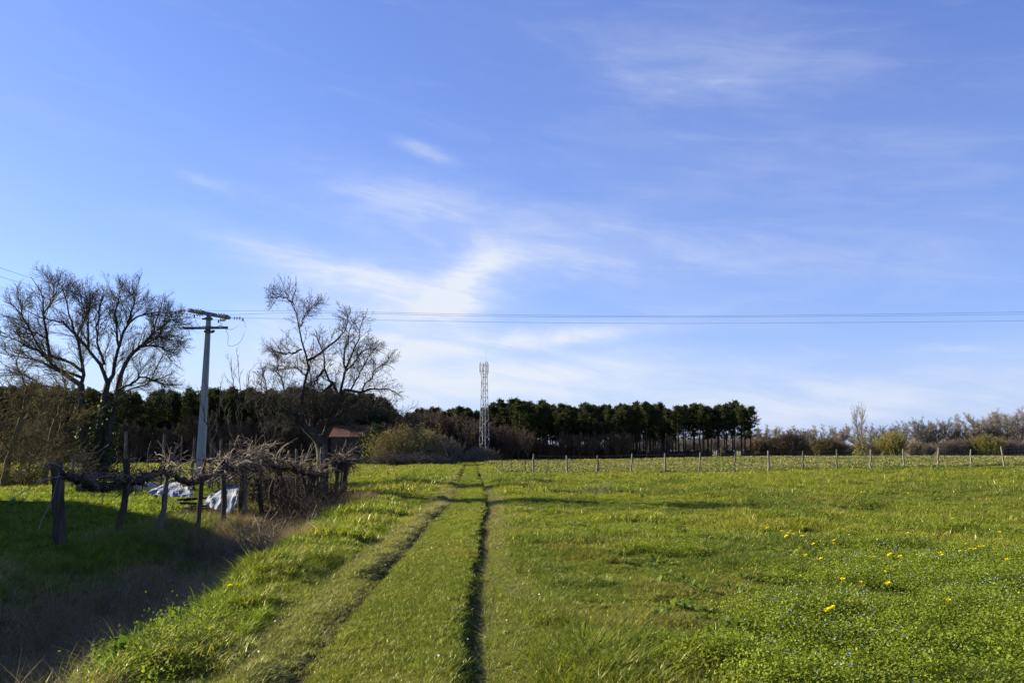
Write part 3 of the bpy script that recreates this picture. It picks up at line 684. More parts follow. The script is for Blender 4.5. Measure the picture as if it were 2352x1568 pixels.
# ------------------------------------------------------------------ the big bare tree on the left (several stems)
def A(l): return [(x*.293, 603+y*.293) for x, y in l]
YB = 48.0; bx = P(215, 1092, YB); base = (bx[0], YB, float(terrain(bx[0], YB))-.05)
LB = [(A([(690, 1690), (660, 1450), (635, 1200), (635, 950)]), -.3, .32, .20), (A([(760, 1690), (775, 1400), (800, 1150), (845, 945)]), .5, .28, .18),
      (A([(800, 1690), (850, 1350), (910, 1100), (945, 880)]), 1.0, .26, .18),
      (A([(635, 960), (520, 880), (395, 765), (372, 600), (345, 400), (325, 250), (250, 105)]), -1.6, .21, .02),
      (A([(395, 765), (320, 700), (240, 670), (120, 600), (-10, 570)]), -2.5, .14, .02),
      (A([(635, 960), (655, 860), (605, 600), (540, 400), (500, 220), (440, 130)]), 1.5, .17, .02),
      (A([(640, 850), (545, 770), (440, 740), (330, 690), (220, 480), (100, 330), (30, 300)]), 2.2, .13, .02),
      (A([(640, 900), (440, 840), (320, 770), (160, 740), (-60, 700)]), .6, .12, .02),
      (A([(845, 945), (890, 840), (930, 650), (990, 500), (1080, 430), (1230, 395), (1390, 385)]), -1.0, .18, .02),
      (A([(845, 950), (780, 800), (690, 680), (610, 590), (480, 470), (300, 420), (130, 350)]), -2.4, .17, .02),
      (A([(945, 890), (1010, 745), (1160, 600), (1220, 480), (1280, 240)]), 1.6, .18, .02),
      (A([(1010, 745), (1090, 660), (1300, 570), (1450, 600)]), .8, .12, .02), (A([(930, 650), (905, 420), (925, 260), (900, 230)]), 2.0, .11, .02),
      (A([(1000, 490), (1045, 330), (1035, 180)]), -1.6, .10, .02), (A([(930, 1000), (1060, 930), (1150, 900), (1300, 960), (1430, 950)]), -1.2, .11, .02),
      (A([(690, 680), (690, 480), (640, 300), (540, 130)]), 1.8, .10, .02), (A([(800, 1150), (1000, 1000), (1170, 930), (1290, 700), (1420, 690)]), 2.4, .10, .02),
      (A([(650, 1150), (480, 1000), (330, 960), (180, 880), (-40, 890)]), -1.8, .11, .02), (A([(820, 800), (760, 560), (790, 330), (810, 270)]), -2.6, .11, .02),
      (A([(345, 400), (420, 260), (400, 80)]), .5, .07, .015), (A([(605, 600), (690, 350), (650, 190)]), -.8, .07, .015),
      (A([(1160, 600), (1330, 450), (1400, 480)]), -2.0, .07, .015), (A([(1090, 650), (1270, 660), (1380, 780)]), 1.8, .08, .015),
      (A([(372, 600), (200, 480), (130, 230)]), -.6, .08, .015)]
LV = [(19, 2.2, 7, .065, .03, 4, .020, .011, .04, (.35, .85)), (9, 1.15, 5, .09, .035, 3, .012, .0085, .10, (.35, .85)), (5, .52, 4, .16, .02, 3, .0085, .0065, .15, (.4, 1.0))]
def ivy(o, aP, r, tk, Ps):
    mb = MB(); pts = []
    for c in Ps[:3]:
        for q in range(1100): 
            f = r.random()**1.3*8.5; i = int(f); pts.append(c[i]*(1-f+i)+c[i+1]*(f-i)+r.normal(0, .30, 3))
    leaf_quads(mb, np.array(pts), .095, r); mb.build('ivy', M_IVY, o)
traced_tree('bare_tree', 'large spreading bare tree with several ivy covered stems left of the utility pole', 'tree', base, LB, YB, LV, 21, 3, M_BARK, M_TWIG, ivy)

# ------------------------------------------------------------------ the bare fruit tree in front of the pole's right side
def B(l): return [(344.5+x*.3113, 603+y*.3113) for x, y in l]
YM = 30.5; bx = P(738, 1150, YM); base = (bx[0], YM, float(terrain(bx[0], YM))-.05)
LM = [(B([(1262, 1780), (1268, 1560), (1272, 1420), (1255, 1330), (1240, 1270)]), 0, .27, .20), (B([(1255, 1340), (1150, 1215), (1030, 1120), (955, 1085)]), -.5, .16, .10),
      (B([(1272, 1380), (1300, 1250), (1340, 1130), (1402, 990)]), .4, .15, .10),
      (B([(1130, 1190), (1122, 1050), (1142, 900), (1165, 720), (1118, 590), (1092, 400), (1050, 300), (1088, 200), (1088, 100)]), .3, .10, .012),
      (B([(1055, 310), (990, 258), (920, 262), (870, 265)]), -.5, .045, .01), (B([(1118, 640), (1000, 680), (940, 655), (880, 640)]), -.9, .05, .01),
      (B([(1190, 1240), (1185, 1050), (1186, 900), (1180, 720), (1215, 560)]), .9, .07, .012), (B([(1165, 720), (1250, 660), (1330, 610), (1440, 490), (1480, 310)]), .5, .075, .01),
      (B([(1402, 990), (1440, 940), (1560, 955), (1650, 930), (1780, 930), (1870, 1005)]), -.7, .10, .012), (B([(1405, 985), (1425, 880), (1435, 790), (1520, 600), (1560, 450), (1615, 330)]), .6, .085, .01),
      (B([(1435, 810), (1490, 750), (1600, 640), (1740, 665)]), -.5, .05, .01), (B([(1390, 1000), (1350, 910), (1280, 790), (1285, 700), (1250, 600), (1210, 470)]), -.6, .085, .01),
      (B([(1285, 790), (1220, 880), (1185, 930)]), .4, .07, .03), (B([(1440, 780), (1440, 620), (1478, 450), (1390, 350)]), 1.0, .055, .01),
      (B([(1320, 1190), (1540, 1130), (1650, 1095), (1800, 1110), (1920, 1200), (2070, 1330)]), -1.4, .075, .012), (B([(1330, 1150), (1500, 1080), (1640, 1060), (1800, 1020)]), 1.2, .06, .01),
      (B([(1000, 1110), (900, 1050), (860, 900), (830, 760)]), -.6, .06, .01), (B([(1060, 1140), (1000, 960), (950, 800), (900, 610)]), .8, .06, .01),
      (B([(1040, 1130), (930, 1150), (850, 1010), (760, 990), (690, 1060)]), -1.0, .05, .01), (B([(1110, 470), (1150, 380), (1200, 310), (1225, 290)]), .5, .04, .008),
      (B([(1150, 830), (1080, 780), (980, 760), (900, 760)]), .7, .04, .008), (B([(1560, 955), (1620, 860), (1700, 760), (1810, 790)]), .8, .05, .01),
      (B([(1480, 940), (1540, 840), (1600, 720), (1700, 590)]), -.9, .05, .01), (B([(1255, 1250), (1262, 1100), (1300, 960), (1345, 890)]), .2, .14, .08),
      (B([(1200, 1240), (1120, 1090), (1060, 980)]), 1.2, .06, .012), (B([(1240, 1230), (1250, 1060), (1220, 930)]), -1.2, .06, .012), (B([(1300, 1200), (1420, 1110), (1500, 1050)]), 1.3, .05, .012), (B([(1300, 1230), (1440, 1190), (1560, 1220)]), -1.3, .05, .012),
      (B([(1180, 1210), (1040, 1180), (930, 1220)]), -1.2, .05, .012), (B([(1150, 1180), (1020, 1060), (1000, 1000)]), -.9, .05, .012), (B([(1330, 1130), (1380, 1010), (1370, 930)]), 1.2, .05, .012), (B([(1110, 1120), (1060, 1010), (1070, 900)]), 1.1, .05, .012), (B([(1270, 1150), (1330, 1050), (1300, 1000)]), -1.0, .05, .012)]
LVM = [(17, 1.1, 6, .075, .035, 4, .010, .006, .04, (.4, .95)), (8, .52, 4, .18, .04, 3, .008, .0052, .10, (.5, 1.2)), (4, .22, 3, .15, .04, 3, .005, .004, .1, (.5, 1.2))]
traced_tree('fruit_tree', 'gnarled bare fruit tree growing at the end of the vine row', 'tree', base, LM, YM, LVM, 33, 3, M_BARK, M_TWIG)

# mossy shrubs / small leaning trees at the left edge
def mossy(label, stems, Y, seed):
    c0 = P(stems[0][0][0][0], 1102, Y); base = (c0[0], Y, float(terrain(c0[0], Y))-.05)
    lv = [(11, 1.9, 6, .22, .03, 4, .03, .012, .15, (.5, 1.2)), (9, 1.0, 5, .25, .02, 3, .014, .008, .1, (.5, 1.2)), (4, .5, 4, .26, .0, 3, .008, .006, .1, (.5, 1.2))]
    return traced_tree('mossy_tree', label, 'tree', base, stems, Y, lv, seed, 1, M_MOSSY, M_MOSSY)
mossy('small mossy tree with a pale leaning trunk at the picture edge', [([(8, 1115), (24, 1040), (48, 960)], 0, .17, .11), ([(48, 960), (60, 900), (40, 830), (55, 780)], .5, .08, .02),
      ([(48, 960), (10, 900), (-40, 850)], -.8, .08, .02), ([(40, 980), (90, 930), (120, 900)], .9, .07, .02), ([(24, 1040), (-20, 980), (-60, 940)], .6, .07, .02), ([(30, 1020), (70, 1000), (110, 1020)], -1, .05, .015), ([(20, 1060), (50, 1050), (90, 1070)], -.6, .05, .015)], 37, 41)
mossy('small mossy tree with a dark leaning trunk left of the large ivy tree', [([(100, 1110), (112, 1040), (128, 960)], 0, .18, .12), ([(128, 960), (150, 900), (140, 840)], .8, .08, .02),
      ([(128, 965), (90, 920), (70, 870)], -.8, .08, .02), ([(120, 1000), (160, 970), (200, 950)], 1, .07, .02), ([(115, 1020), (70, 1000), (40, 1020)], -1, .06, .02), ([(112, 1040), (150, 1040), (180, 1060)], .7, .05, .015), ([(108, 1070), (80, 1060), (50, 1085)], .5, .04, .01)], 41, 43)
mossy('tangled mossy shrub branch mass in the lower left thicket', [([(60, 1115), (66, 1080), (70, 1040)], 0, .08, .05), ([(66, 1080), (30, 1050), (-10, 1040)], -1, .05, .015), ([(66, 1070), (100, 1030), (150, 1010)], 1, .05, .015),
      ([(70, 1040), (50, 980), (20, 930)], -1, .05, .015), ([(70, 1040), (90, 970), (80, 900)], 1, .05, .015)], 44, 47)
# saplings between the pole and the fruit tree
def sapling(label, lines, Y, seed):
    c0 = P(lines[0][0][0][0], 1080, Y); base = (c0[0], Y, float(terrain(c0[0], Y))-.05); r = np.random.default_rng(seed)
    o = empty('sapling', base, 0, label, 'young tree', 'saplings behind the vine row'); mb = MB(); tw = MB(); Ps = []; Rs = []
    for px, dY in lines:
        c, rr = limb(px, Y, dY, .035, .008, 12, r, .03, np.array(base)); mb.tubes(c, rr, 5); Ps.append(c); Rs.append(rr)
    branch_out(tw, np.array(Ps), np.array(Rs), [(9, .8, 5, .12, .10, 3, .012, .007, .3, (.3, .7)), (3, .35, 4, .15, .1, 3, .008, .006, .2, (.3, .8))], r)
    mb.build('stem', M_BARK, o, True); tw.build('crown', M_TWIG, o, True)
sapling('thin bare sapling with upright shoots reaching above the pine tops', [([(545, 1090), (548, 980), (550, 880), (547, 815)], 0), ([(548, 1000), (562, 920), (575, 850)], .5), ([(547, 960), (536, 880), (530, 830)], -.5), ([(545, 1040), (510, 930), (508, 880)], .4)], 33, 51)
sapling('slender bare sapling close to the right side of the utility pole', [([(488, 1090), (482, 1000), (476, 900), (470, 870)], 0), ([(486, 1040), (500, 960), (512, 900)], .4), ([(486, 1040), (470, 960), (458, 905)], -.4)], 38, 53)
sapling('arching bare sapling just left of the fruit tree', [([(620, 1090), (612, 1000), (602, 900), (606, 840)], 0), ([(614, 1040), (640, 960), (650, 900)], .5), ([(613, 1020), (590, 940), (585, 880)], .5)], 34, 55)

# ------------------------------------------------------------------ stand-in hedge added beyond the left picture edge to shade the ditch
r = np.random.default_rng(61); mb = MB(); lf = MB()
hy = np.linspace(7.5, 30.5, 47); hh = np.interp(hy, [7.5, 21.5, 26, 30.5], [8.0, 8.0, 5.5, 2.6])+r.normal(0, .10, 47)
hx = -20.3+0*hy
for s_ in range(len(hy)-1):
    pass
ring = []
for yy, h_, xx in zip(hy, hh, hx):
    w_ = .95
    ring += [(xx-w_, yy, -.4), (xx-w_-.15, yy, h_*.6), (xx-w_*.45, yy, h_*.93), (xx, yy, h_-.12), (xx+w_*.45, yy, h_*.93), (xx+w_+.15, yy, h_*.6), (xx+w_, yy, -.4)]
ring = np.array(ring); k_ = 7
mb.add(ring, [(a*k_+b, a*k_+b+1, (a+1)*k_+b+1, (a+1)*k_+b) for a in range(len(hy)-1) for b in range(k_-1)], [(0, i+1, i+2) for i in range(5)]+[((len(hy)-1)*k_, (len(hy)-1)*k_+i+2, (len(hy)-1)*k_+i+1) for i in range(5)])
o = mb.build('shade_hedge_standin', M_STANDIN_HEDGE, None)
fcs = r.integers(0, len(hy)-1, 16000); fb = r.integers(0, k_-1, 16000); a_ = r.random((16000, 1)); b_ = r.random((16000, 1))
p00, p01, p10, p11 = ring[fcs*k_+fb], ring[fcs*k_+fb+1], ring[(fcs+1)*k_+fb], ring[(fcs+1)*k_+fb+1]
leaf_quads(lf, (p00*(1-a_)+p10*a_)*(1-b_)+(p01*(1-a_)+p11*a_)*b_+r.normal(0, .08, (16000, 3)), .10, r)
lf.build('foliage', M_STANDIN_HEDGE, o); tag(o, 'unseen stand-in hedge added beyond the left edge to shade the ditch', 'hedge')

# ------------------------------------------------------------------ pines
def pine_meshes(seed, H=11.0, cb=.5, spread=1.55):
    r = np.random.default_rng(seed); tk = MB(); K = 9
    c = np.c_[np.cumsum(r.normal(0, .05, K)), np.cumsum(r.normal(0, .05, K)), np.linspace(-.2, H*.97, K)]
    rr = np.linspace(.17, .03, K); tk.tubes(c, rr, 6)
    nl = 54; z = H*(cb+(1-cb)*np.sort(r.random(nl))**.9*.97); lowb = r.random(nl) < .09; z = np.where(lowb, H*r.uniform(cb-.16, cb, nl), z); t = np.clip((z/H-cb)/(1-cb), 0, 1)
    prof = spread*np.clip(np.where(t < .3, .62+1.25*t, 1.0-.80*((t-.3)/.7)**1.5), .12, None)*r.uniform(.55, 1.15, nl)
    a = r.uniform(0, 6.283, nl); cx = np.interp(z, c[:, 2], c[:, 0]); cy = np.interp(z, c[:, 2], c[:, 1])
    S = np.c_[cx, cy, z]; D = np.c_[np.cos(a), np.sin(a), .25+.5*t]
    Lm = grow(S, D, prof, 5, r, .10, .06); tk.tubes(Lm, np.full((nl, 5), 1.)*np.linspace(.04, .012, 5), 3, False)
    dead = 9; zd = H*r.uniform(.25, cb, dead); ad = r.uniform(0, 6.283, dead)       # bare dead stubs under the crown
    Ld = grow(np.c_[np.interp(zd, c[:, 2], c[:, 0]), np.interp(zd, c[:, 2], c[:, 1]), zd], np.c_[np.cos(ad), np.sin(ad), r.normal(0, .2, dead)], r.uniform(.4, 1.3, dead), 4, r, .15, 0)
    tk.tubes(Ld, np.full((dead, 4), 1.)*np.linspace(.025, .01, 4), 3, False)
    cr = MB(); per = 21
    tt = r.uniform(.35, 1.08, (nl, per)); f = np.clip(tt*4, 0, 3.999); i = f.astype(int); g = (f-i)[..., None]
    ctr = (np.take_along_axis(Lm, i[..., None].repeat(3, -1), 1)*(1-g)+np.take_along_axis(Lm, (i+1)[..., None].repeat(3, -1), 1)*g).reshape(-1, 3)+r.normal(0, .17, (nl*per, 3))
    top = [np.c_[c[-1, 0]+r.normal(0, .14, 22), c[-1, 1]+r.normal(0, .14, 22), H-r.random(22)*1.2+.35]]
    for q in range(7):                                     # upright leaders give the crown its ragged top
        a_ = r.uniform(0, 6.283); d_ = r.uniform(.3, 1.1)*spread*.5; top.append(np.c_[c[-1, 0]+math.cos(a_)*d_+r.normal(0, .10, 14), c[-1, 1]+math.sin(a_)*d_+r.normal(0, .10, 14), H*(1-.10*d_)-r.random(14)*.9+r.uniform(-.5, .2)])
    ctr = np.r_[ctr, np.concatenate(top)]
    n = len(ctr)
    for q in range(6):                                     # a spray of needles: six pointed blades
        d = nrm(r.normal(0, 1, (n, 3))+np.array((0, 0, .45))); l = r.uniform(.20, .36, n)[:, None]; w = nrm(np.cross(d, r.normal(0, 1, (n, 3))))*.048
        v = np.stack([ctr-w, ctr+w, ctr+d*l], 1).reshape(-1, 3); cr.add(v, None, np.arange(3*n).reshape(-1, 3))
    k = H/np.concatenate(cr.v)[:, 2].max()
    for b in (tk, cr): b.v = [q*np.array((1, 1, k)) for q in b.v]
    return tk.mesh('trunk', M_PINEBARK, True), cr.mesh('crown', M_NEEDLE)
PINES = [pine_meshes(900+q, 11.0, (.55, .59, .50, .57, .46, .61, .53)[q], (2.1, 1.8, 2.3, 2.0, 2.2, 1.75, 2.4)[q]) for q in range(7)]
pine0 = {}
def place_thing(store, key, name, meshes, loc, rz, sc, label, cat, group, kinds=('trunk', 'crown')):
    if key not in store:
        o = empty(name, loc, rz, label, cat, group); o.scale = sc if hasattr(sc, '__len__') else (sc,)*3
        KIDS[o.name] = [link(nm, me, o) for nm, me in zip(kinds, meshes)]; store[key] = o; return o
    return copy_tree(store[key], loc, rz, sc, label, group)
r = np.random.default_rng(71)
def pine(px, Y, topy, label, group, key=None):
    X = (px-CX)/F*Y; gz = float(terrain(X, Y)); H = EYE+(HORIZON-topy)/F*Y-gz
    k = int(r.integers(0, 7)) if key is None else key
    return place_thing(pine0, k, 'pine_tree', PINES[k], (X, Y, gz-.05), r.uniform(0, 6.28), (H/11*r.uniform(.85, 1.3),)*2+(H/11,), label, 'pine tree', group)
# right-hand wood: skyline heights read along the picture
sky_x = [1120, 1150, 1185, 1215, 1245, 1290, 1340, 1400, 1455, 1500, 1560, 1600, 1640, 1690, 1725]; sky_y = [940, 922, 926, 935, 926, 933, 937, 935, 934, 935, 940, 933, 930, 929, 942]
GR = 'pines of the wood behind the wire fence'; GL = 'pines of the wood behind the bare trees'; GM = 'pines rising over the bare thicket'
for row in range(6):
    Y0 = 152+row*5.5; npx = 31 if row < 3 else 20
    for q in range(npx):
        x = 1128+(1712-1128)*(q+r.uniform(.15, .85))/npx
        if x > 1545 and row > 2: continue
        if row == 0 and x < 1190: continue
        lab = ('front row pine behind the wire fence, %s from the open right end' % ORD[npx-1-q] if row == 0 else 'pine with bare lower trunk standing inside the wood behind the wire fence' if row < 3 else 'pine far back in the wood, its crown filling gaps behind the wire fence')
        pine(x, Y0+r.uniform(-2, 2), np.interp(x, sky_x, sky_y)+r.choice((-14, -8, -3, 3, 11))+r.uniform(-3, 4), lab, GR)
pine(1719, 153, 930, 'tall pine with side branches at the right end of the wood, beside open sky', None, 0)
pine(1700, 156, 926, 'pine with a round crown second from the open right end of the wood', None, 3)
sky_x = [-80, 0, 80, 130, 250, 340, 420, 500, 560, 620, 700, 760, 820, 870, 900]; sky_y = [880, 880, 878, 885, 892, 893, 890, 889, 886, 888, 884, 893, 895, 902, 925]
for row in range(5):
    Y0 = 128+row*5.5; npx = 27 if row < 3 else 23
    for q in range(npx):
        x = -110+(900+110)*(q+r.uniform(.15, .85))/npx
        if x > 760 and row == 0: continue
        lab = ('front row pine of the left wood, %s from its left end' % ORD[q] if row == 0 else 'pine standing in the middle of the wood behind the bare trees' if row < 3 else 'pine at the back of the wood behind the bare trees')
        pine(x, Y0+r.uniform(-2, 2), np.interp(x, sky_x, sky_y)+r.uniform(-5, 12), lab, GL)
sky_x = [905, 925, 960, 1000, 1030, 1065, 1100, 1130]; sky_y = [945, 934, 936, 930, 932, 928, 932, 930]
for q in range(22):
    x = 905+225*(q+r.random())/22; pine(x, 158+r.uniform(0, 12), np.interp(x, sky_x, sky_y)+r.uniform(-2, 12), 'pine crown showing over the brown bare thicket near the lattice mast', GM)

# ------------------------------------------------------------------ bare deciduous trees far off
def bare_meshes(seed, H, spread, twigm, fork=.25, nl=9, dens=1.0, up=.05, rt=.16, thick=1.0):
    r = np.random.default_rng(seed); tk = MB(); K = 6
    c = np.c_[np.cumsum(r.normal(0, .06, K)), np.cumsum(r.normal(0, .06, K)), np.linspace(-.2, H*(fork+.22), K)]; tk.tubes(c, np.linspace(rt, rt*.5, K), 6)
    S = np.c_[np.interp(z0 := np.sort(r.uniform(H*fork*.7, H*(fork+.2), nl)), c[:, 2], c[:, 0]), np.interp(z0, c[:, 2], c[:, 1]), z0]
    a = np.arange(nl)*2.4+r.normal(0, .4, nl); D = np.c_[np.cos(a)*spread, np.sin(a)*spread, r.uniform(.7, 1.3, nl)]
    L = (H-z0)*r.uniform(.75, 1.1, nl)/nrm(D)[:, 2].clip(.62)*.92
    Pn = grow(S, D, L, 8, r, .10, up); Rn = np.linspace(rt*.5, .02*thick, 8)[None]*np.ones((nl, 1)); tk.tubes(Pn, Rn, 4, False)
    tw = MB(); s = H/10
    branch_out(tw, Pn, Rn, [(int(9*dens), 2.1*s, 5, .17, .07, 3, .045*thick, .022*thick, .15, (.35, .95)), (int(7*dens), 1.1*s, 4, .2, .06, 3, .022*thick, .015*thick, .12, (.35, 1.0)), (4, .55*s, 3, .2, .05, 3, .014*thick, .011*thick, .1, (.35, 1.0))], r)
    k = H/np.percentile(np.concatenate(tw.v)[:, 2], 99.6)
    for b in (tk, tw): b.v = [q*np.array((k**.5, k**.5, k)) for q in b.v]
    return tk.mesh('trunk', twigm, True), tw.mesh('crown', twigm)
OAKS = [bare_meshes(1000+q, 10, (.75, .9, .6, .8)[q], M_PALE, (.22, .16, .28, .2)[q], 15, 1.6, .05, .26, 1.15) for q in range(4)]
THICK = [bare_meshes(1020+q, 9, .45, M_BROWN, .12, 11, 1.15, .07, .10, 1.5) for q in range(3)]
def poplar_meshes(seed, H):
    r = np.random.default_rng(seed); tk = MB(); tw = MB(); c = np.c_[np.cumsum(r.normal(0, .07, 10)), np.cumsum(r.normal(0, .07, 10)), np.linspace(-.2, H*.93, 10)]; Rr = np.linspace(.24, .03, 10); tk.tubes(c, Rr, 6)
    branch_out(tw, c[None], Rr[None], [(46, 5.0, 7, .07, .07, 3, .05, .024, .12, (.4, .8)), (9, 1.3, 4, .10, .08, 3, .022, .014, .15, (.3, .7)), (4, .6, 3, .12, .05, 3, .014, .011, .1, (.3, .8))], r)
    k = H/np.percentile(np.concatenate(tw.v)[:, 2], 99.8)
    for b in (tk, tw): b.v = [q*np.array((1, 1, k)) for q in b.v]
    return tk.mesh('trunk', M_PALE, True), tw.mesh('crown', M_PALE)
POPLAR = poplar_meshes(1040, 13)
oak0 = {}; thick0 = {}
def far_tree(store, key, name, meshes, px, Y, topy, H0, label, group, wide=1.0, cat='tree', by=None):
    X = (px-CX)/F*Y; gz = float(terrain(X, Y)); H = EYE+(HORIZON-topy)/F*Y-gz
    return place_thing(store, key, name, meshes, (X, Y, gz-.05), r.uniform(0, 6.28), (H/H0*wide, H/H0*wide, H/H0), label, cat, group)
HT = 'bare trees in the far hedgerow'
for q, (px, ty, Y, wd, lab) in enumerate([(1742, 985, 178, 1.0, 'bare grey tree directly beside the open end of the pine wood'), (1765, 990, 186, .9, 'bare tree behind the dark round bush right of the pine wood'), (1795, 992, 200, 1.1, 'pale bare tree in the gap between pine wood and poplar, left one'),
      (1825, 990, 205, 1.1, 'pale bare tree in the gap between pine wood and poplar, middle one'), (1855, 988, 200, 1.1, 'brownish bare tree over the brushwood left of the poplar'), (1890, 984, 202, 1.15, 'broad bare tree a little left of the tall poplar'), (1925, 986, 205, 1.0, 'bare tree touching the left side of the tall poplar'),
      (2025, 980, 196, 1.1, 'bare tree with a leaning top behind the round green willow'), (2062, 990, 204, 1.0, 'low bare tree right of the round green willow'), (2098, 984, 200, 1.0, 'bare tree between the willow and the taller oaks'), (2118, 972, 196, .9, 'left one of the two tall oaks right of the willow'), (2146, 969, 198, .95, 'right one of the two tall oaks right of the willow'),
      (2184, 971, 198, .8, 'narrow bare oak standing alone between two groups'), (2226, 968, 196, .9, 'left bare oak of the tall far group over the olive bushes'), (2258, 960, 195, 1.0, 'broadest bare oak of the tall far group over the olive bushes'), (2292, 966, 198, .9, 'right bare oak of the tall far group over the olive bushes'),
      (2330, 954, 190, 1.1, 'tallest bare oak at the right picture edge'), (2372, 965, 195, 1.0, 'bare oak cut by the right picture edge'), (2420, 962, 195, 1.0, 'bare oak just beyond the right picture edge'), (1968, 1000, 210, 1.2, 'low bare tree behind the foot of the tall poplar'), (2005, 998, 212, 1.2, 'low bare tree between poplar and willow'),
      (2165, 996, 212, 1.3, 'low bare tree filling the gap behind the tall oaks'), (2210, 1000, 212, 1.3, 'low bare tree behind the reddish shrub'), (2280, 1000, 214, 1.4, 'low bare tree behind the long olive bush'), (2340, 1002, 214, 1.4, 'low bare tree at the foot of the tallest oak')]):
    far_tree(oak0, q % 4, 'oak_tree', OAKS[q % 4], px, Y, ty-9-(6 if px > 2200 else 0), 10, lab, HT, wd*1.05)
pop = {}
far_tree(pop, 0, 'poplar_tree', POPLAR, 1964, 172, 929, 13, 'tall narrow bare poplar with two tops rising over the far hedgerow, left stem', 'poplar stems', .8)
far_tree(pop, 0, 'poplar_tree', POPLAR, 1975, 174, 922, 13, 'tall narrow bare poplar rising highest over the far hedgerow, right stem', 'poplar stems', .8)
mb = MB(); X = (1969-CX)/F*171.5; g_ = float(terrain(X, 171)); leaf_quads(mb, np.c_[r.normal(0, .75, 900), r.normal(0, .5, 900), np.abs(r.normal(1.6, 1.5, 900))], .16, r)
o = mb.build('mistletoe_ivy', M_BUD2, None); o.location = (X, 171.5, g_); tag(o, 'yellowish ivy clump round the foot of the tall poplar', 'ivy')
TT = 'bare brown trees of the thicket round the mast'
for q in range(34):
    px = 890+330*(q+r.random())/34; Y = 139+r.uniform(0, 13); ty = np.interp(px, [890, 940, 985, 1040, 1100, 1150, 1220], [962, 945, 938, 950, 962, 972, 985])+r.uniform(-6, 14)
    far_tree(thick0, q % 3, 'thicket_tree', THICK[q % 3], px, Y, ty, 9, 'slim bare brown thicket tree, %s from the big round bush towards the mast side' % ORD[q], TT, .9)
for q in range(26):
    px = 1200+250*(q+r.random())/26; far_tree(thick0, q % 3, 'thicket_tree', THICK[q % 3], px, 148+r.uniform(0, 3), 1004+r.uniform(-14, 16), 9, 'low bare brown tree before the pine trunks, %s from the mast' % ORD[q], 'bare trees before the pine trunks', .9)
for q in range(30):
    px = -60+950*(q+r.random())/30; far_tree(thick0, q % 3, 'thicket_tree', THICK[q % 3], px, 124+r.uniform(0, 3), 965+r.uniform(-20, 25), 9, 'bare brown tree before the dark left wood, %s from the left' % ORD[q], 'bare trees before the left wood', 1.1)

# ------------------------------------------------------------------ bushes
def bush_meshes(seed, w, d, h, stems, twm, leafm, leaf_n, leaf_s, upright=1.0, tr=.014):
    r = np.random.default_rng(seed); mb = MB(); 
    S = np.c_[r.normal(0, w*.17, stems), r.normal(0, d*.17, stems), np.full(stems, -.1)]
    a = r.uniform(0, 6.283, stems); e = np.sqrt(r.random(stems)); D = np.c_[np.cos(a)*e*w*.48, np.sin(a)*e*d*.48, h*np.sqrt(np.clip(1-.75*e**2, .1, 1))*r.uniform(.75, 1.05, stems)]-S*np.array((.6, .6, 0))
    L = np.linalg.norm(D, axis=1); Pn = grow(S, D, L, 6, r, .09, .02*upright); Rn = np.linspace(2.4*tr, tr, 6)[None]*np.ones((stems, 1)); mb.tubes(Pn, Rn, 3, False)
    aP = branch_out(mb, Pn, Rn, [(8, h*.30, 4, .2, .06*upright, 3, tr*1.1, tr*.8, .2, (.3, .9)), (3, h*.14, 3, .2, .05*upright, 3, tr*.8, tr*.65, .2, (.3, .9))], r)
    lf = MB(); q = aP[0].reshape(-1, 3); q2 = aP[1].reshape(-1, 3); q = np.r_[q, q2]; q = q[q[:, 2] > h*.12]
    leaf_quads(lf, q[r.integers(0, len(q), leaf_n)]+r.normal(0, .06, (leaf_n, 3)), leaf_s, r)
    return mb.mesh('branches', twm), lf.mesh('foliage', leafm)
bush0 = {}
def bush(key, meshes, px, Y, sc, label, group=None, name='bush'):
    X = (px-CX)/F*Y; return place_thing(bush0, key, name, meshes, (X, Y, float(terrain(X, Y))-.05), r.uniform(0, 6.28) if len(np.shape(sc)) == 0 else 0, sc, label, 'bush', group, ('branches', 'foliage'))
BIG = bush_meshes(1100, 9.6, 6.5, 5.0, 460, M_OLIVE, M_BUD2, 9000, .085, 1, .020); BIG2 = bush_meshes(1101, 6.0, 5, 3.0, 260, M_BRUSH, M_BUD2, 1200, .06, .4, .018)
bush('big', BIG, 940, 103, (1, 1, 1), 'large rounded olive brown bush left of where the track vanishes')
bush('low', BIG2, 905, 100, (1.1, 1, .62), 'low grey brown bramble at the left foot of the large rounded bush', 'low brambles by the big bush')
bush('low', BIG2, 975, 99.5, (1.1, 1, .55), 'low grey brown bramble at the right foot of the large rounded bush', 'low brambles by the big bush')
bush('low', BIG2, 1105, 133.5, (.9, .6, .85), 'dark brush hiding the foot of the lattice mast')
bush('low', BIG2, 1022, 104, (.8, .8, 1.2), 'dark bramble between the large rounded bush and the track', 'low brambles by the big bush')
WIL = bush_meshes(1110, 6, 6, 5, 260, M_BUD2, M_BUD, 9000, .10, 1, .02); WIL2 = bush_meshes(1111, 6, 6, 5, 260, M_BROWN, M_BUD2, 5000, .09, 1, .02); BRB = bush_meshes(1112, 6, 6, 4.6, 280, M_BRUSH, M_RED, 1200, .07, 1, .02); BRD = bush_meshes(1113, 6, 6, 4.6, 420, M_BROWN, M_RED, 300, .07, 1, .03)
bush('wil', WIL, 2042, 178, 1.05, 'round pale green willow bush in the far hedgerow'); bush('wil', WIL, 2258, 180, (1.1, 1, .95), 'long olive willow bush below the tall far oaks', 'olive bushes by the oaks'); bush('wil2', WIL2, 2228, 182, .85, 'darker olive bush adjoining the long willow bush', 'olive bushes by the oaks')
